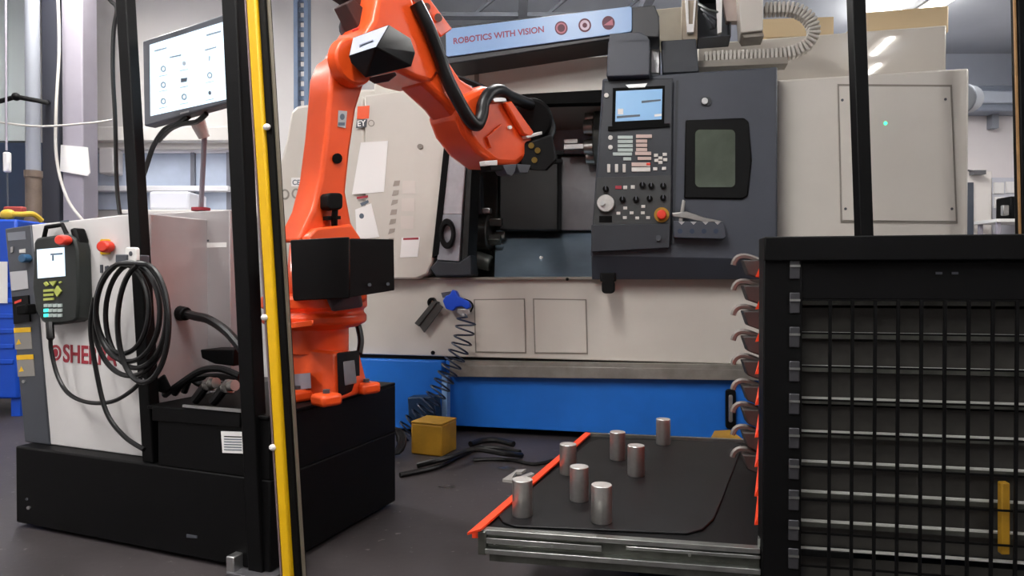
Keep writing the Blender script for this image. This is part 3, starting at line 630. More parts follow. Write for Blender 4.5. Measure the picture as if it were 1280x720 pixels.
MB().tube([RF.p(419, 260, av - .03), RF.p(418, 272, av - .03), RF.p(418, 282, av - .02)], .011).build('gland_stem', BLACK, rob)
rpart([(410, 270), (426, 270), (426, 274), (410, 275)], av - .03, av, 'gland_clip', BLACK, rob)
rpart([(385, 296), (396, 285), (440, 280), (452, 298), (452, 304), (385, 304)], av - .04, av, 'shoulder_flange', ORANGE, rob, .01)
# elbow, forearm, wrist
el_c = RF.p(434, 80, -.09)
MB().cyl(el_c, el_c + Vector((0, -.05, 0)), .088, .082, 28).build('elbow_ring', ORANGE, rob, .008)
eh = rpart([(452, 98), (440, 84), (446, 56), (466, 24), (476, -30), (506, -30), (520, 6), (531, 24), (546, 58), (553, 88), (541, 105), (520, 99), (498, 88)], -.08, .13, 'elbow_housing', ORANGE, rob, .022)
fa = rpart([(522, 22), (546, 50), (578, 98), (606, 116), (602, 152), (586, 168), (560, 132), (526, 100)], -.075, .085, 'forearm', ORANGE, rob, .028)
rpart([(507, -20), (524, -20), (566, 36), (552, 46), (534, 24), (520, 2)], .1, .17, 'rear_cover', ORANGE, rob, .006)
for x, y in ((513, -2), (525, 9), (540, 22)): MB().cyl(RF.p(x + 8, y, .07), RF.p(x + 8, y, .11), .018, .018, 10).build('cover_bolt', STEEL, rob)
wb = rpart([(572, 140), (582, 118), (606, 106), (631, 111), (668, 170), (663, 196), (646, 208), (622, 207), (600, 190), (582, 166)], -.1, .1, 'wrist_housing', ORANGE, rob, .03)
wv = -.102
for q in ([(627, 155), (629, 157), (611, 173), (609, 171)], [(609, 171), (612, 171), (616, 184), (614, 185)]): rpart(q, wv - .012, wv, 'wrist_ridge', ORANGE, rob, .0015)
rpart(ell(638, 159, 2.4, 2.4, 10), wv - .008, wv, 'wrist_plug', WHITE, rob)
rpart([(632, 128), (640, 126), (668, 165), (664, 172), (655, 168)], -.13, -.1, 'wrist_rib', ORANGE, rob, .008)
rpart([(615, 122), (632, 121), (634, 127), (618, 128)], -.12, -.1, 'cable_clamp', ALU, rob, .003)
MB().cyl(RF.p(664, 150, -.06), RF.p(664, 150, .08), .105, .1, 26).build('wrist_motor_cover', BLACK, rob, .015)
MB().tube(smooth_path([RF.p(x, y, v) for x, y, v in ((520, 4, -.1), (535, 34, -.11), (548, 68, -.11), (558, 96, -.11), (572, 124, -.12), (586, 148, -.13), (596, 156, -.13), (602, 144, -.13), (604, 130, -.13), (612, 117, -.13), (624, 113, -.12), (636, 120, -.1), (650, 126, -.08), (668, 134, -.05), (684, 148, -.03), (688, 163, -.03), (682, 178, -.03))], 5), .028, 12).build('dress_hose', RUBBER, rob)
MB().tube(smooth_path([RF.p(x, y, .1) for x, y in ((565, 95), (580, 100), (600, 108), (605, 112))], 5), .014, 8).build('rear_hose', RUBBER, rob)
# gripper
g = rh([(640, 182, 3.2), (690, 168, 3.2), (697, 200, 3.2), (684, 214, 3.2), (650, 212, 3.2), (645, 182, 3.5), (690, 174, 3.5), (692, 198, 3.5), (652, 208, 3.5)], 'gripper_body', BLACK, rob, .012)
for q, m, nm in (([(606, 201), (622, 200), (622, 207), (607, 207)], WHITE, 'sensor'), ([(612, 206), (630, 206), (628, 213), (614, 213)], BLACK, 'sensor_mount'), ([(628, 206), (646, 205), (644, 214), (640, 220), (634, 218)], CHAR, 'gripper_jaw'), ([(646, 205), (664, 206), (660, 216), (650, 216)], CHAR, 'gripper_jaw'), ([(690, 186), (706, 189), (704, 193), (690, 194)], BLACK, 'gripper_jaw'), ([(690, 196), (704, 200), (702, 204), (688, 204)], BLACK, 'gripper_jaw'), ([(658, 170), (678, 164), (678, 168), (660, 173)], WHITE, 'cable_tag')):
    rpart(q, -.13, -.095 if m is WHITE else -.07, nm, m, rob, .003)
for x, y in ((664, 182), (672, 188), (668, 200)): MB().cyl(RF.loc(W(x, y, 3.19)), RF.loc(W(x, y, 3.22)), .014, .014, 10).build('air_fitting', mat('brass', '#a58a4a', .35, .9), rob)
# motor cover at the elbow
rh([(436, 70, 2.31), (441, 47, 2.42), (486, 31, 2.34), (470, 59, 2.2), (513, 48, 2.42), (519, 66, 2.42), (514, 83, 2.4), (457, 97, 2.32), (439, 79, 2.32), (445, 72, 2.62), (508, 50, 2.66), (512, 82, 2.66), (460, 94, 2.62), (460, 48, 2.66), (487, 37, 2.66)], 'motor_cover', BLACK, rob, .005)
rh([(437, 69, 2.295), (441.5, 47.5, 2.405), (485.5, 31.5, 2.325), (470, 58.4, 2.19), (437, 69, 2.315), (441.5, 47.5, 2.42), (485.5, 31.5, 2.34), (470, 58.4, 2.21)], 'cover_label', mat('label_blue_grey', '#b9c0d0', .4), rob)
rh([(449, 55.5, 2.29), (466, 49, 2.255), (466.4, 50.5, 2.245), (449.4, 57, 2.28), (449, 55.5, 2.33), (466, 49, 2.29), (466.4, 50.5, 2.28), (449.4, 57, 2.32)], 'label_print', mat('label_ink_pale', '#8a93a8', .5), rob)
rh([(458, 98, 2.46), (494, 90, 2.48), (496, 94, 2.5), (486, 102, 2.5), (468, 105, 2.5), (460, 98, 2.6), (492, 92, 2.62), (484, 101, 2.62), (468, 103, 2.62)], 'motor_flange', mat('dark_maroon', '#4b2a2c', .5), rob, .004)
brn = mat('bracket_brown', '#4d3836', .5, .3, .3, 10)
rpart([(432, 4), (442, -2), (478, 30), (466, 37), (448, 36)], .0, .08, 'cable_bracket', brn, rob, .006)
rpart([(428, -8), (470, -20), (474, 6), (452, 8)], .02, .1, 'cable_carrier', brn, rob, .006)
MB().cyl(RF.p(440, 36, .06), RF.p(440, 36, .12), .05, .05, 18).build('elbow_motor', CHAR, rob, .006)
rpart([(447, 34), (458, 30), (470, 34), (460, 40), (450, 42)], -.02, .02, 'stop_block', RED, rob, .004)
MB().tube(smooth_path([RF.loc(W(x, y, d_)) for x, y, d_ in ((440, 392, 2.6), (447, 405, 2.58), (451, 425, 2.56), (449, 442, 2.53))], 5), .012).build('base_cable', RUBBER, rob)
# small black sensor left of the arm
rh([(348, 284, 2.5), (366, 282, 2.5), (366, 296, 2.5), (350, 298, 2.5), (348, 284, 2.58), (366, 282, 2.58), (366, 296, 2.58), (350, 298, 2.58)], 'side_plug', BLACK, rob, .012)
MB().tube(smooth_path([RF.loc(W(x, y, d_)) for x, y, d_ in ((352, 352, 2.4), (358, 340, 2.45), (366, 330, 2.5), (372, 320, 2.52))], 5), .012).build('side_cable', RUBBER, rob)
# ================================================================== robot cart
cart = thing('robot_cart', 'black steel robot cart with tall posts carrying the robot and its controller', 'cart', CF)
CL = CF.z(20, 658, 0).x; PLZ = CF.p(8, 556, 0).z; CD = .72
def cpart(px, v0, v1, name, m, parent=cart, bev=0.0): return pp(CF, px, v0, v1).build(name, m, parent, bev)
MB().bx(CL, 0, 0, CD, .015, PLZ).build('plinth', BLACK, cart, .006)
for x in (CL + .12, -.12):
    for y in (.1, CD - .1): MB().cyl((x, y, 0), (x, y, .02), .03, .03, 12).build('levelling_foot', CHAR, cart)
us = CF.p(186, 540, 0).x
MB().bx(us + .04, 0, .0, CD, PLZ, PZ - .012).build('pedestal', BLACK, cart, .004)
MB().bx(us, .0, -.006, CD, PZ - .012, PZ).build('deck_plate', BLACK, cart, .003)
cpart([(228, 506), (302, 512), (302, 516), (228, 509)], -.012, -.004, 'edge_strip', ALU)
cpart([(190, 508), (300, 516), (300, 535), (190, 526)], -.008, .0, 'front_rail', BLACK, cart, .003)
lab = cpart([(276, 539), (304, 540), (306, 567), (278, 566)], -.002, 0, 'data_label', PAPER)
for i in range(6): cpart([(280, 545 + i * 3.3), (302, 545.6 + i * 3.3), (302, 546.8 + i * 3.3), (280, 546.2 + i * 3.3)], -.0028, -.002, 'label_print', SCRINK if i else BLACKM, lab)
cpart(ell(35, 635, 2.2, 2.2, 10), -.004, 0, 'bolt', ALU); cpart(ell(33, 624, 1.6, 1.6, 10), -.002, 0, 'bolt_hole', CHAR)
cpart([(233, 668), (246, 670), (246, 673), (233, 672)], -.003, 0, 'slot', CHAR)
def slant(b, t, wu, wv, ext=1.0):                # straight bar from b to t (cart coordinates), rectangular section
    b, t = Vector(b), Vector(t); t = b + (t - b) * ext
    return MB().hull([p + Vector((i * wu / 2, j * wv / 2, 0)) for p in (b, t) for i in (-1, 1) for j in (-1, 1)])
b1 = CF.p(191, 575, .03); b1.z = PLZ; t1 = CF.d(157, 0, 2.33)
P1 = slant(b1, t1, .05, .04, 1.12).build('post', BLACK, cart, .004)
b2 = CF.z(326, 716, 0.0); t2 = CF.d(293, 0, 2.06)
P2 = slant((b2.x, b2.y, .01), t2, .055, .05, 1.12).build('post', BLACK, cart, .004)
MB().box((b2.x, b2.y, .008), (.16, .12, .012)).build('foot_plate', mat('foot_plate_grey', '#77767a', .4, .6, .2, 10), cart, .003)
MB().box((b2.x - .07, b2.y - .03, .035), (.03, .05, .05)).build('floor_clamp', ALU, cart, .004)
tb1 = b1 + (t1 - b1) * 1.11; tb2 = Vector((b2.x, b2.y, .01)) + (t2 - Vector((b2.x, b2.y, .01))) * 1.11
MB().tube([tb1, Vector((tb2.x, tb2.y, tb1.z))], .03, 4).build('top_rail', BLACK, cart)
# ---- light curtain
lcn = thing('light_curtain', 'tall yellow safety light curtain fixed beside the black post', 'light curtain', CF)
by = CF.z(362, 724, 0); ty = CF.d(317, 0, 2.03)
k1 = slant((by.x, by.y, .0), ty, .036, .026, 1.12).build('housing', YELLOW, lcn, .006)
cpo = Vector((.031, .012, 0))
slant(Vector((by.x, by.y, 0)) + cpo, ty + cpo,   .022, .03, 1.12).build('sensor_face', BLACK, lcn)
cpo = Vector((.045, .012, 0)); slant(Vector((by.x, by.y, 0)) + cpo, ty + cpo, .004, .012, 1.12).build('edge_trim', mat('trim_dull', '#8d8473', .4, .4), lcn)
cpo = Vector((-.023, .0, 0)); slant(Vector((by.x, by.y, 0)) + cpo, ty + cpo, .006, .02, 1.12).build('back_trim', mat('trim_pink', '#8a7678', .4, .4), lcn)
for fz in (.23, .455, .78):
    q = Vector((by.x, by.y, 0)).lerp(ty, fz) + Vector((.03 if fz > .7 else -.022, -.012, 0))
    MB().ball(q, .013, .008, .01).build('mounting_screw', WHITE, lcn)
# ---- controller cabinet
cc = thing('robot_controller', 'white robot controller cabinet with charcoal switch strip standing on the cart', 'cabinet', CF)
def clampz(px, v, z0): 
    r = [CF.p(x, y, v) for x, y in px]
    for p in r: p.z = max(p.z, z0)
    return r
VC = .06
wf = clampz([(39, 281), (178, 266), (182, 700), (64, 700)], VC, PLZ)
for p in wf[2:]: p.z = PLZ
MB().prism(wf, (0, .03, 0)).build('front_panel', PANELW, cc, .004)
MB().prism([p + Vector((0, .03, 0)) for p in wf], (0, .26, 0)).build('cabinet_body', PANELG, cc, .004)
wf = clampz([(6, 286), (38, 281), (63, 700), (32, 700)], VC - .006, PLZ)
for p in wf[2:]: p.z = PLZ
MB().prism(wf, (0, .3, 0)).build('switch_strip', CHAR, cc, .004)
gp = clampz([(150, 269), (287, 262), (289, 520), (150, 520)], .34, PZ)
for p in gp[2:]: p.z = PZ
MB().prism(gp, (0, .08, 0)).build('rear_panel', PANELG, cc, .004)
v = VC
cpart([(75, 276), (86, 275), (86, 277), (75, 278)], v - .001, v, 'top_print', SCRINK, cc)
cpart(rr(125, 299, 137, 318, 2), v - .004, v, 'stop_plate', YELLOW, cc)
sb1 = cpart(ell(127, 308, 7.5, 7.5, 18), v - .035, v - .004, 'stop_button', RED, cc, .006)
cpart([(125, 331), (128, 331), (128, 341), (125, 341)], v - .003, v, 'key_tag', CHAR, cc); cpart([(131, 333), (135, 332), (135, 340), (131, 341)], v - .003, v, 'key_tag', CHAR, cc)
text(CF, 'SHERPA', 79, 452, 146, 457, v - .001, REDT, cc, 'cabinet_lettering', .001, 1.15)
ringp(CF, 69, 441, 7, 10, .7, v - .002, v).build('emblem', REDT, cc); cpart(ell(69, 441, 3, 5), v - .002, v, 'emblem_core', REDT, cc)
v2 = VC - .006
cpart([(9, 291), (31, 289), (32, 299), (10, 301)], v2 - .001, v2, 'name_plate', mat('plate_grey', '#777b84', .4), cc)
text(CF, 'CONTROL', 11, 298.5, 30, 296.5, v2 - .0015, PAPER, cc, 'plate_lettering', .0005) if False else None
cpart([(13, 309), (16, 308), (16, 315), (13, 316)], v2 - .004, v2, 'key_switch', ALU, cc)
cpart([(24, 312), (31, 311), (31, 316), (24, 316)], v2 - .003, v2, 'indicator', KEYW, cc)
cpart(ell(27, 323, 5, 5.5, 14), v2 - .025, v2, 'selector_knob', mat('knob_blue', '#23547a', .4), cc, .003)
cpart([(12, 340), (33, 338), (35, 361), (14, 364)], v2 - .003, v2, 'meter_cover', mat('meter_grey', '#b9b8bb', .3), cc, .002)
cpart([(15, 371), (35, 369), (37, 402), (17, 405)], v2 - .006, v2, 'switch_plate', BLACK, cc)
cpart([(19, 382), (32, 380), (33, 393), (20, 394)], v2 - .045, v2 - .006, 'main_switch', BLACKM, cc, .006)
cpart([(18, 377), (26, 374), (26, 377), (18, 380)], v2 - .008, v2 - .006, 'switch_mark', RED, cc)
for y in (410, 444):
    dl = (y - 410) * .1
    cpart([(17 + dl, y), (38 + dl, y - 1), (40 + dl, y + 26), (19 + dl, y + 27)], v2 - .002, v2, 'warning_label', mat('label_tan', '#8f8b86', .6), cc)
    cpart([(17 + dl, y), (38 + dl, y - 1), (38.5 + dl, y + 5), (17.5 + dl, y + 6)], v2 - .003, v2 - .002, 'warning_heading', YELLOW, cc)
    cpart([(20 + dl, y + 21), (23 + dl, y + 14), (26 + dl, y + 20)], v2 - .003, v2 - .002, 'warning_triangle', YELLOW, cc)
cpart(ell(29, 477, 2, 2, 10), v2 - .004, v2, 'strip_bolt', ALU, cc)
# pale patches and marks on the cabinet side and rear panel
rv2 = .34
uside = CF.p(180, 400, VC + .03).x + .001
for q_ in ([(186, 308), (194, 307), (194, 315), (186, 316)], [(198, 306), (211, 305), (212, 315), (198, 317)]):
    MB().prism([CF.q(x, y, uside) for x, y in q_], (.001, 0, 0)).build('panel_patch', PAPER, cc)
cpart([(238, 304), (283, 303), (283, 309), (238, 310)], rv2 - .001, rv2, 'panel_strip', PAPER, cc)
cpart([(253, 300), (261, 299.5), (261, 302), (253, 302)], rv2 - .001, rv2, 'panel_mark', CHAR, cc)
pl = CF.q(218, 391, uside)
MB().cyl(pl, pl + Vector((.07, -.01, -.002)), .03, .024, 16).build('plug', BLACK, cc, .004)
MB().tube(smooth_path([pl + Vector((.05, -.005, 0)), pl + Vector((.11, -.01, -.01)), CF.p(262, 400, .2), CF.p(285, 416, .18), CF.p(305, 440, .16)], 6), .016, 10).build('power_lead', RUBBER, cc)
cpart([(250, 437), (292, 437), (292, 458), (268, 455), (252, 448)], .2, .3, 'cable_bracket', BLACK, cc, .004)
# ---- cables on the deck
def cable(pts, r, name, label, m=RUBBER):
    return tag(MB().tube(smooth_path(pts, 6), r).build(name, m), label, 'cable')
for i, (sag, dv_) in enumerate(((0, 0), (.02, .03), (.0, .07))):
    pts = [CF.p(x, y, vv) for x, y, vv in ((206 + i * 12, 498, .1 + dv_), (222 + i * 8, 482 - i * 4, .1 + dv_), (250, 464 + i * 8, .12 + dv_), (275, 461 + i * 10, .12 + dv_), (300, 470 + i * 6, .12 + dv_))]
    for p in pts: p.z = max(p.z, PZ + .014)
    place(cable(pts, .012, 'deck_cable', ['black cable arching over the deck in front of the controller rear panel', 'black cable lying low on the deck under the arching cable', 'black cable lying deepest on the deck against the rear panel'][i]), CF)
cn = thing('cable_connector', 'pair of shiny threaded connectors among the deck cables', 'connector', CF)
for x, y in ((264, 475), (287, 478)):
    k = CF.p(x - 6, y + 6, .058)
    MB().cyl(k, k + Vector((.05, -.008, .01)), .018, .018, 12).cyl(k + Vector((.015, -.0024, .003)), k + Vector((.03, -.0048, .006)), .024, .024, 6).build('connector_body', STEEL, cn)
    MB().tube(smooth_path([Vector((k.x - .05, k.y, PZ + .014)), Vector((k.x - .03, k.y, (PZ + k.z) / 2)), k], 4), .016, 10).build('connector_boot', RUBBER, cn)
cl_ = place(tag(MB().hull([CF.p(x, y, v_) for x, y in ((196, 474), (206, 467), (215, 486), (207, 492), (198, 490)) for v_ in (.058, .087)]).build('cable_grip', BLACK, None, .006), 'black cable clamp at the foot of the coil', 'clamp'), CF)
# ---- coil of cable on a hook
co = thing('cable_coil', 'coil of thick black cable hung on a hook at the black post', 'cable', CF)
pts = []
for i, (cx, cy, rx, ry) in enumerate(((163, 398, 46, 72), (170, 394, 38, 66), (153, 386, 33, 56), (160, 390, 40, 62), (179, 404, 32, 74))):
    n = 26
    for k in range(n):
        t = -math.pi / 2 + 2 * math.pi * k / n
        pts.append(CF.p(cx + rx * math.cos(t), cy + ry * math.sin(t), -.03 - .014 * i - .006 * math.sin(t * 2)))
MB().tube(smooth_path(pts, 2), .0082, 8).build('loops', RUBBER, co)
MB().tube(smooth_path([CF.p(x, y, -.05) for x, y in ((118, 372), (113, 410), (120, 462), (133, 515), (155, 545), (180, 562))], 6), .0075, 8).build('tail', RUBBER, co)
pp(CF, rr(156, 309, 170, 331, 3), -.05, -.035).build('hook_plate', WHITE, co, .003)
pp(CF, ell(163, 317, 2, 3, 10), -.052, -.05).build('hook_hole', CHAR, co)
pp(CF, rect(144, 318, 157, 333), -.06, .03).build('hook_block', CHAR, co, .003)
# ---- teach pendant
tp = thing('teach_pendant', 'black hand-held teach pendant with a lit screen hung on the controller front', 'pendant', CF)
pv0, pv1 = .005, VC - .0005
pb = pp(CF, [(42, 302), (46, 297), (84, 292), (92, 297), (96, 312), (98, 372), (96, 399), (90, 403), (60, 407), (52, 402), (44, 388), (40, 360)], pv0, pv1).build('pendant_body', mat('pendant_body', '#1c211f', .5), tp, .008)
MB().tube([CF.p(55, 298, pv0 + .03), CF.p(58, 284, pv0 + .03), CF.p(78, 281, pv0 + .03), CF.p(84, 294, pv0 + .03)], .008).build('hanger_handle', BLACK, tp)
pp(CF, [(86, 286), (92, 284), (97, 300), (97, 398), (92, 400), (90, 300)], pv0 + .01, pv1).build('side_grip', BLACK, tp, .008)
pp(CF, [(46, 312), (80, 309), (81, 345), (47, 348)], pv0 - .002, pv0).build('screen', SCREEN, tp)
pp(CF, [(63, 317), (78, 316), (78, 318), (63, 319)], pv0 - .003, pv0 - .002).build('screen_mark', SCRINK, tp); pp(CF, [(65, 319), (67, 319), (67, 326), (65, 326)], pv0 - .003, pv0 - .002).build('screen_mark', SCRINK, tp)
pp(CF, ell(74, 300, 7, 6.5, 16), pv0 - .03, pv0).build('stop_button', RED, tp, .005)
def pk(q, m, nm='key'): pp(CF, q, pv0 - .005, pv0).build(nm, m, tp)
pk([(54, 354), (57, 352), (60, 356), (57, 358)], KEYY); pk([(61, 352), (70, 351), (66, 358)], KEYY); pk(ell(74.5, 353, 1.3, 1.3, 8), KEYY, 'round_key')
for i in range(3): pk([(54, 362 + i * 5.5), (66, 361 + i * 5.5), (66, 364 + i * 5.5), (54, 365 + i * 5.5)], KEYY)
pk([(71, 357), (76, 364), (71, 371), (67, 364)], KEYY, 'arrow_key')
for i in range(3):
    for j in range(4): pk([(54.5 + j * 5.8, 380 + i * 6.2), (59 + j * 5.8, 379.6 + i * 6.2), (59 + j * 5.8, 383.6 + i * 6.2), (54.5 + j * 5.8, 384 + i * 6.2)], KEYG if (j or i == 0) else TEAL)
MB().tube(smooth_path([CF.p(x, y, v_) for x, y, v_ in ((62, 404, 0), (63, 420, -.01), (64, 438, -.01), (72, 470, -.01), (86, 492, -.015), (110, 503, -.02), (140, 502, -.03), (165, 488, -.05), (178, 474, -.05))], 6), [.013] * 8 + [.007] * 41, 8).build('cord', RUBBER, tp)
# ---- monitor
LF = Fr(W(180, 100, 2.55), R(-33)); LF.o.z = 0
mo = thing('monitor', 'flat monitor with a bright white menu screen mounted between the black posts', 'monitor', LF)
pp(LF, [(178, 51), (300, 11), (300, 124), (180, 158)], .0, .045).build('case', mat('monitor_case', '#5b5e66', .4, 0, .05, 8), mo, .006)
pp(LF, [(187, 56), (296, 22), (296, 121), (188, 145)], -.002, .0).build('screen', SCREEN, mo)
def mo_(q, m=SCRINK, nm='menu_mark'): pp(LF, q, -.003, -.002).build(nm, m, mo)
pale = mat('menu_grey', '#93a0ad', .6)
mo_([(193, 63), (208, 59), (208, 60.5), (193, 64.5)], pale, 'menu_text'); mo_([(212, 71), (226, 68), (226, 69.5), (212, 72.5)], pale, 'menu_text')
mo_([(258, 43), (276, 38), (276, 40), (258, 45)], pale, 'menu_text'); mo_([(256, 62), (270, 58), (270, 59.5), (256, 63.5)], pale, 'menu_text')
for x, y in ((204, 86), (204, 106), (204, 126.5), (230, 121), (262, 94)): ringp(LF, x, y, 3.2, 4, .6, -.003, -.002, 16).build('menu_icon', pale, mo)
mo_([(226, 98), (234, 97), (233, 102), (226, 103)]); mo_(ell(262, 116, 1.8, 2.6, 12)); mo_(ell(230, 79, 2.2, 2.8, 12), mat('menu_pale', '#c3cdd8', .6)); mo_([(261, 70), (262.5, 70), (262, 76), (261, 76)], pale)
for x, y in ((204, 95), (204, 114), (204, 135), (230, 88), (230, 109), (230, 130), (262, 103), (262, 125)): mo_([(x - 5, y), (x + 5, y - 2), (x + 5, y - 1.2), (x - 5, y + .8)], mat('menu_pale', '#c3cdd8', .6), 'menu_text')
mo_([(225, 141), (236, 138), (236, 140), (225, 143)], ALU, 'maker_badge')
hp_ = LF.loc(CF.o + CF.u * CF.p(246, 262, .36).x + CF.v * .38)
bt = LF.p(246, 150, .06)
MB().cyl(bt, bt + Vector((0, .03, -.06)), .028, .02, 12).build('tilt_joint', WHITE, mo, .004)
q0 = bt + Vector((0, .03, -.05)); zz = CF.p(246, 263, .36).z
MB().cyl(q0, (hp_.x, hp_.y, zz), .0095, .0095, 10).build('pole', COLM, mo)
MB().cyl((hp_.x, hp_.y, zz), (hp_.x, hp_.y, zz + .012), .035, .035, 14).build('pole_base', REDT, mo)
MB().tube(smooth_path([LF.p(236, 146, .02), LF.p(222, 155, .02), LF.p(206, 162, .02), LF.p(192, 182, .02), LF.p(184, 205, .02), LF.p(176, 230, .03)], 6), .009).build('signal_cable', RUBBER, mo)
MB().tube(smooth_path([LF.p(258, 142, .02), LF.p(246, 152, .02), LF.p(228, 155, .02), LF.p(212, 162, .02), LF.p(198, 176, .025)], 6), .009).build('power_cable', RUBBER, mo)
cable([W(128, -10, 2.45), W(139, 2, 2.44), W(146, 12, 2.43), W(142, 40, 2.43), W(141, 90, 2.43), W(144, 150, 2.43), W(146, 230, 2.43), W(150, 268, 2.42)], .007, 'drop_cable', 'black cable running down beside the black post to the controller')
# ================================================================== drawer cabinet
dc = thing('drawer_cabinet', 'black drawer cabinet with wire mesh side and one low drawer pulled out', 'cabinet', KF)
VF = _far.y; KL = 1.15
def kx(x, y, v=0.0): return KF.p(x, y, v)
KT = kx(955, 299).z
def sk(u, v): return u + SK * v
def kquad(u0, u1, v0, v1, z0, z1): return MB().prism([(sk(u0, v0), v0, z0), (sk(u1, v0), v0, z0), (sk(u1, v1), v1, z0), (sk(u0, v1), v1, z0)], (0, 0, z1 - z0))
UWL, UWR = kx(952, 500).x, kx(1000, 500).x
MB().bx(UWL, UWR, -.02, .045, .0, KT).build('upright', BLACK, dc, .003)
MB().bx(KL - .1, KL, -.02, .045, 0, KT).build('upright', BLACK, dc, .003)
for u in (.0, KL - .09): kquad(u, u + .09, VF - .06, VF, 0, KT).build('upright', BLACK, dc, .003)
MB().bx(UWL, KL, -.03, .05, kx(1100, 326).z, KT + .004).build('top_rail', BLACK, dc, .003)
kquad(.0, KL, .0, VF, KT - .02, KT).build('top_plate', BLACK, dc)
MB().bx(UWR, KL, -.01, .03, kx(1100, 374).z, kx(1100, 328).z).build('header_panel', BLACK, dc, .002)
for x in (1170, 1190): pp(KF, rect(x, 340, x + 8, 343), -.012, -.01).build('header_mark', CHAR, dc)
kquad(-.02, KL, .0, VF, .0, .05).build('base_plate', BLACK, dc)
MB().bx(kx(775, 712).x if 0 else -.30, .02, -.06, .3, 0, .06).build('base_outrigger', BLACK, dc, .006)
zwt, zwb = kx(1100, 375).z, .06
wm = MB()
x = 1037.0
ulist = []
u0 = kx(1037, 500, -.012).x; du = kx(1065, 500, -.012).x - u0
k = 0
while u0 + k * du < KL - .1:
    u = u0 + k * du; wm.bx(u - .0034, u + .0034, -.015, -.010, zwb, zwt); k += 1
zz = zwt
dz = .078
nz = 0
while zz > zwb:
    wm.bx(UWR, KL - .1, -.010, -.006, zz - .0022, zz + .0022); zz -= dz; nz += 1
wm.build('mesh_guard', BLACK, dc)['kind'] = 'stuff'
# far side mesh and guard
fm = MB(); n = 30
for i in range(n):
    u = .1 + i * (KL - .2) / (n - 1); fm.bx(sk(u, VF - .02) - .002, sk(u, VF - .02) + .002, VF - .022, VF - .018, .06, KT - .05)
for i in range(20): fm.bx(sk(.1, VF), sk(KL - .1, VF), VF - .018, VF - .014, .08 + i * .044, .083 + i * .044)
fm.build('far_mesh', BLACK, dc)['kind'] = 'stuff'
LV = [kx(1010, y, .015).z for y in (654, 617, 579, 541, 499, 459, 417, 375, 333, 732)]
GP = mat('drawer_side_grey', '#3e3c38', .6, .1, .4, 9)
HOOKV = KF.d(948, 430, 2.14).y
first = None
def hook_mesh(z):
    hv = HOOKV; hu = sk(-.012, hv)
    return hu, hv
for i, z in enumerate(LV):
    if i == 0:
        tr_ = kquad(.03, KL - .1, .04, VF - .05, -.012, 0).build('drawer', mat('drawer_black', '#08090a', .55), dc)
        bl = []
        bl.append(kquad(.035, KL - .11, .045, .05, 0, .06).build('drawer_side', GP, tr_))
        bl.append(kquad(.035, KL - .11, VF - .06, VF - .055, 0, .045).build('drawer_side', GP, tr_))
        bl.append(kquad(KL - .11, KL - .105, .045, VF - .055, 0, .045).build('drawer_back', GP, tr_))
        bl.append(MB().bx(UWR + .01, KL - .1, .028, .038, -.001, .003).build('slide_rail', mat('slide_edge', '#d2d2cd', .45, .2, .15, 20), tr_))
        bl.append(MB().bx(UWR + .01, KL - .1, .026, .038, -.012, -.001).build('slide_body', mat('slide_worn', '#6b6d66', .45, .8, .5, 12), tr_))
        # orange front lip: a folded wedge running along the drawer front
        bl.append(MB().prism([(sk(.0, .05), .05, -.02), (sk(.0, .05) - .024, .05, -.025), (sk(.0, .05), .05, .035)], (SK * (VF - .12), VF - .12, 0)).build('front_lip', ORANGED, tr_))
        hu, hv = hook_mesh(z)
        bl.append(MB().hull([(hu - .0, hv - .03, -.0), (hu, hv + .03, 0), (hu - .07, hv - .03, .03), (hu - .07, hv + .03, .03), (hu - .055, hv - .03, -.015), (hu - .055, hv + .03, -.015), (hu, hv - .03, -.035), (hu, hv + .03, -.035), (hu, hv - .03, .03), (hu, hv + .03, .03)]).build('hook_block', mat('hook_grey', '#393534', .6, .2, .2, 20), tr_, .004))
        arc = [(hu - .02 - .075 * math.sin(t), hv, .03 + .022 * math.sin(2 * t) - .012 * t) for t in [k * 1.5 / 8 for k in range(9)]]
        bl.append(MB().tube([(hu - .01, hv, .032)] + arc, .009, 6).build('hook_finger', mat('hook_silver', '#75716d', .5, .5), tr_))
        first = (tr_, bl); tr_.location.z = z
    else:
        o = first[0].copy(); col.objects.link(o); o.location.z = z
        for s_ in first[1]:
            c = s_.copy(); col.objects.link(c); c.parent = o
for i, z in enumerate(LV + [TRAYZ]):
    MB().bx(kx(986, 500, -.02).x, kx(999, 500, -.02).x, -.024, -.02, z - .03, z + .018).build('slide_bracket', mat('bracket_grey', '#4c4c50', .4, .5, .2, 20), dc, .002)
    MB().bx(kx(986, 500, -.02).x, kx(999, 500, -.02).x, -.027, -.023, z - .002, z + .003).build('bracket_pin', ZINC, dc)
MB().bx(UWR + .01, KL - .1, .028, .038, TRAYZ - .001, TRAYZ + .003).build('fixed_slide', MATS['slide_edge'], dc)
MB().bx(UWR + .01, KL - .1, .045, .05, TRAYZ + .003, TRAYZ + .06).build('slide_web', GP, dc)
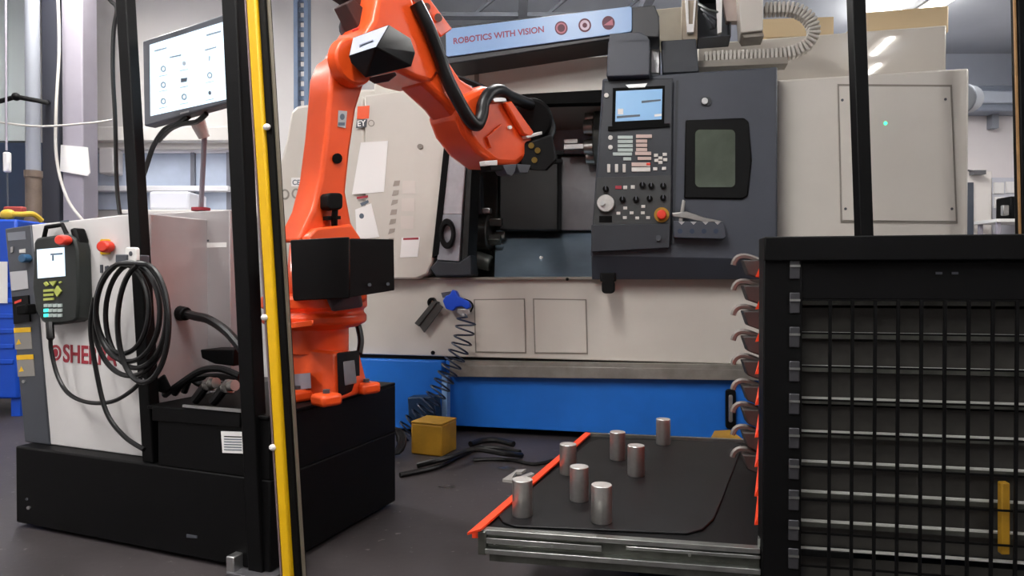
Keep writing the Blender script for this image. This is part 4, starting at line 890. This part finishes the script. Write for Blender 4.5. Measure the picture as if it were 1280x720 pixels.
# ---- pulled-out drawer
ul = _near.x
od = kquad(ul, .2, .02, VF, TRAYZ - .014, TRAYZ).build('open_drawer', mat('drawer_black', '#17181a'), dc)
kquad(ul, .0, VF - .005, VF + .012, TRAYZ - .05, TRAYZ + .012).build('rear_rim', ZINC, od)
MB().prism([KF.z(x, y, TRAYZ + .012) for x, y in ((584, 666), (601, 661), (739, 541), (732, 540))], (0, 0, -.006)).build('front_lip', ORANGED, od)
MB().prism([KF.z(x, y, TRAYZ - .0) for x, y in ((590, 663), (601, 663), (739, 545), (734, 544))], (0, 0, -.02)).build('front_panel', ORANGED, od)
zr = TRAYZ
ln = ul + .01; rn = UWL - .002
MB().bx(ln, rn, -.004, .02, zr - .008, zr + .004).build('slide_flange', ZINC, od, .001)
MB().bx(ln + .015, rn, .006, .02, zr - .045, zr - .006).build('slide_channel', mat('slide_worn', '#6b6d66', .45, .8, .5, 12), od)
MB().bx(ln + .02, rn, -.012, .02, zr - .055, zr - .042).build('slide_flange', ZINC, od, .001)
MB().bx(ln + .02, (ln + rn) / 2 - .03, -.006, .02, zr - .03, zr - .016).build('slide_member', ZINC, od, .001)
MB().bx((ln + rn) / 2 + .03, rn, -.006, .02, zr - .02, zr - .012).build('slide_member', ZINC, od, .001)
MB().bx(ln + .03, rn, -.004, .02, zr - .075, zr - .058).build('slide_body', MATS['slide_worn'], od)
MB().bx(ln, ln + .022, -.008, .03, zr - .06, zr).build('slide_end', mat('slide_worn', '#6b6d66'), od, .002)
for x in (618, 690, 862): pp(KF, ell(x, 679 + (x - 618) * .063, 2, 2, 8), -.008, -.004).build('slide_rivet', ZINC, od)
MB().prism([KF.z(x, y, TRAYZ + .002) for x, y in ((947, 683), (954, 686), (958, 640), (952, 650))], (0, 0, .02)).build('side_guide', ZINC, od)
dull(MATS['drawer_black'], .2)
# ---- rubber mat and steel blanks
mq = [(623, 644), (629, 652), (645, 657), (859, 666), (878, 661), (892, 648), (902, 625), (926, 562), (926, 556), (918, 552), (748, 549), (738, 552)]
rm = place(tag(MB().prism([KF.z(x, y, TRAYZ + .006) for x, y in mq], (0, 0, -.0055)).build('rubber_mat', MAT, None, .002), 'dark grey rubber mat with rounded corners on the pulled-out drawer', 'mat'), KF)
blanks = [((653, 644), 'steel blank beside the red lip at the front end of the mat'), ((710, 592), 'steel blank beside the red lip at the middle of the mat'), ((772, 574), 'steel blank near the rear edge of the mat, second from the blue base'), ((829, 555), 'steel blank standing closest to the blue machine base'), ((795, 594), 'steel blank in the middle of the mat behind the low central pair'), ((724, 625), 'steel blank in the left middle of the mat between two others'), ((752, 652), 'steel blank at the front edge of the mat toward the slide rail')]
cy0 = None
for (x, y), lab_ in blanks:
    p = WZ(x, y, TRAYZ + .006)
    if cy0 is None:
        o = MB().lathe([(.0268, 0), (.0268, .003), (.0262, .003), (.0275, .006), (.0275, .096), (.0262, .0985), (.0, .0985)][1:-1] and [(.0262, 0), (.0275, .002), (.0275, .097), (.0262, .0985)], (0, 0, 0), 28).build('steel_blank', STEELT); cy0 = o; o.data.materials.append(FACED); max(o.data.polygons, key=lambda f: f.center.z if len(f.vertices) > 4 else -1).material_index = 1
    else:
        o = cy0.copy(); col.objects.link(o)
    o.location = p; o.rotation_euler = (0, 0, x * .1)
    o['label'] = 'short turned ' + lab_; o['category'] = 'steel blank'; o['group'] = 'steel blanks on the rubber mat'
# ---- fence posts behind the cabinet
def fpost(xb, yb, xt, d, wd, label, extra=None):
    t = thing('fence_post', label, 'post', WF)
    b = W(xb, yb, d); tt = W(xt, 0, d); dr_ = (tt - b) / (tt.z - b.z)
    bot = b - dr_ * b.z; top = b + dr_ * (2.35 - b.z)
    MB().hull([p + Vector((i * wd / 2, j * wd / 2, 0)) for p in (bot, top) for i in (-1, 1) for j in (-1, 1)]).build('post', BLACK, t, .004)
    MB().box((bot.x, bot.y, .005), (.14, .14, .01)).build('foot_plate', BLACK, t)
    if extra:
        MB().hull([p + Vector((-wd / 2 - .008 + i * .004, -.01 + j * .004, 0)) for p in (bot + Vector((0, 0, .3)), top) for i in (-1, 1) for j in (-1, 1)]).build('edge_strip', extra, t)
    return t
fpost(1080, 297, 1070, 3.0, .058, 'slim black fence post standing behind the drawer cabinet')
fpost(1281, 297, 1275, 2.95, .05, 'black fence post with a wood-coloured edge strip at the right wall', WOOD)
pp(KF, rect(1252, 604, 1263, 694), .002, .022).build('curtain_standin', YELLOWD, dc, .003)  # stands in for the far yellow light curtain, set just inside the mesh
# ================================================================== small things at the machine
AF = MF
ag = thing('air_gun', 'blue compressed-air gun hung on the cream machine apron', 'air gun', AF)
pp(AF, [(553, 376), (557, 370), (562, 368), (565, 362), (570, 364), (573, 371), (586, 377), (588, 384), (583, 387), (577, 383), (570, 384), (566, 389), (557, 386)], -.07, -.03).build('gun_body', AIRB, ag, .006)
pp(AF, [(551, 366), (564, 364), (566, 369), (553, 372)], -.04, .0).build('hanger', CHAR, ag, .003)
MB().tube(smooth_path([AF.p(x, y, -.05) for x, y in ((580, 374), (588, 377), (591, 383), (588, 390))], 5), .005).build('trigger', BLACK, ag)
pp(AF, [(572, 386), (586, 386), (588, 393), (578, 397), (571, 391)], -.065, -.035).build('hose_coupling', ALU, ag, .004)
pts = [AF.p(x, y, -.05) for x, y in ((582, 394), (575, 400))]
ax = [(583, 398), (578, 425), (568, 448), (557, 470), (545, 492), (530, 512), (512, 530), (500, 545)]
ax = smooth_path([Vector((x, y, 0)) for x, y in ax], 10)
NT = 17; hp = []
for k in range(NT * 14 + 1):
    s_ = k / (NT * 14) * (len(ax) - 1); i = min(int(s_), len(ax) - 2); p = ax[i].lerp(ax[i + 1], s_ - i)
    t = 2 * math.pi * k / 14; fr_ = k / (NT * 14); amp = 12 if fr_ < .75 else 12
    tx, ty = (ax[i + 1] - ax[i]).normalized().x, (ax[i + 1] - ax[i]).normalized().y
    hp.append(AF.p(p.x + math.cos(t) * amp * -ty, p.y + math.cos(t) * amp * tx + 2, -.12 - .11 * min(1, max(0, (fr_ - .3) / .3)) - .045 * math.sin(t)))
hp = [AF.p(580, 391, -.05), AF.p(584, 396, -.08)] + hp
MB().tube(hp, .0055, 6).build('spiral_hose', mat('hose_navy', '#1b2740', .35), ag)
sc_ = thing('chip_scoop', 'grey folded sheet-metal scoop hanging beside the blue air gun', 'scoop', AF)
pp(AF, [(518, 404), (541, 376), (546, 378), (523, 408)], -.06, 0).build('scoop_side', mat('scoop_grey', '#4d4c4a', .5, .3, .2, 12), sc_, .002)
pp(AF, [(523, 406), (545, 378), (554, 384), (530, 416)], -.05, -.04).build('scoop_face', mat('scoop_grey', '#4d4c4a'), sc_, .002)
ringp(AF, 539, 378, 5, 6, .55, -.03, -.0).build('scoop_hook', BLACK, sc_)
# blue box and yellow block at the base
db = place(tag(pp(AF, [(509, 497), (543, 496), (546, 527), (511, 528)], -.16, -.062).build('switch_box', mat('box_dark_blue', '#14304f', .5), None, .006), 'dark blue switch box fixed on the blue machine base', 'box'), AF)
yb = thing('yellow_block', 'yellow metal block standing on the floor below the dark blue box', 'block', WF)
q = WZ(526, 574, 0)
rt_ = Matrix.Rotation(R(-22), 3, 'Z')
MB().box((q.x + .05, q.y + .15, .08), (.18, .17, .16), rt_).build('block_body', YELLOWD, yb, .008)
MB().box((q.x + .05, q.y + .15, .165), (.18, .17, .01), rt_).build('block_top', YELLOWD, yb, .003)
hs = tag(MB().tube([(q.x - .17 + .045 * math.cos(t) + .001 * t, q.y + .06 + .02 * math.sin(t), .075 + .06 * math.sin(t)) for t in [k * .5 for k in range(80)]], .009, 6).build('hose_bundle', RUBBER), 'bunched black hose lying beside the yellow block', 'hose')
# floor cables
for i, (q_, r) in enumerate((([(500, 594), (545, 584), (572, 571), (600, 560), (625, 560), (650, 565)], .012), ([(522, 582), (556, 573), (592, 562), (630, 567), (652, 569)], .014), ([(588, 555), (602, 551), (620, 550), (642, 555)], .016), ([(592, 575), (615, 574), (640, 575), (668, 580), (695, 574)], .009))):
    pts = []
    for x, y in q_:
        k = WZ(x, y, r if (x, y) in (q_[0], q_[-1]) else r + (0, .034, 0, 0)[i]); pts.append(k)
    tag(MB().tube(smooth_path(pts, 6), r).build('floor_cable', RUBBER), ['black floor cable running out from the robot cart', 'thick black floor cable crossing toward the red drawer lip', 'thickest black hose curving under the blue machine base', 'thin black floor cable trailing nearest the steel clips'][i], 'cable')
cl = thing('steel_clip', 'pair of bent steel clips lying on the floor beside the red drawer lip', 'clip', WF)
for q_ in ([(628, 599), (646, 587), (658, 586), (652, 590), (645, 590), (640, 597), (650, 597), (646, 601)], [(648, 596), (664, 590), (668, 592), (655, 597)]):
    MB().prism([WZ(x, y, .012) for x, y in q_], (0, 0, -.012)).build('clip', mat('clip_bright', '#bdb8b2', .5, .3), cl)
for i, (x, y) in enumerate(((558, 608), (632, 585))):
    tag(MB().prism([WZ(x + a, y + b, .003) for a, b in ((-10, 0), (2, -2), (11, 0), (3, 2))], (0, 0, -.0025)).build('metal_chip', STEEL), ['thin metal shaving on open floor below the cables', 'thin metal shaving between the cables and the steel clips'][i], 'shaving')
# bracket and wedge at the right of the base
bh = thing('base_latch', 'black latch plate with a steel bar on the blue base', 'latch', MF)
pp(MF, rr(907, 487, 920, 536, 4), -.03, 0).build('latch_plate', BLACK, bh, .003); pp(MF, rr(911, 494, 916, 528, 2), -.045, -.03).build('latch_bar', ALU, bh, .003)
_w = [WZ(x, y, .14) for x, y in ((893, 538), (913, 537), (929, 549), (887, 549))]
wg = tag(MB().hull(_w + [Vector((p.x, p.y, 0)) for p in _w]).build('floor_wedge', YELLOWD, None, .004), 'yellow wedge on the floor below the black latch', 'wedge')
# ================================================================== origins at the base of each thing
bpy.context.view_layer.update()
def descend(o):
    r = [o]
    for c in o.children: r += descend(c)
    return r
for t in THINGS:
    pts = []
    inv = t.matrix_world.inverted()
    for o in descend(t):
        if o.type == 'MESH':
            k = inv @ o.matrix_world
            pts += [k @ Vector(c) for c in o.bound_box]
    if not pts: continue
    c = Vector(((min(p.x for p in pts) + max(p.x for p in pts)) / 2, (min(p.y for p in pts) + max(p.y for p in pts)) / 2, min(p.z for p in pts)))
    if t.type == 'EMPTY':
        t.location = t.matrix_world @ c
        for ch_ in t.children: ch_.location = ch_.location - c
    else:
        if t.data.users == 1:
            t.data.transform(Matrix.Translation(-c)); t.location = t.matrix_world @ c
            for ch_ in t.children: ch_.location = ch_.location - c
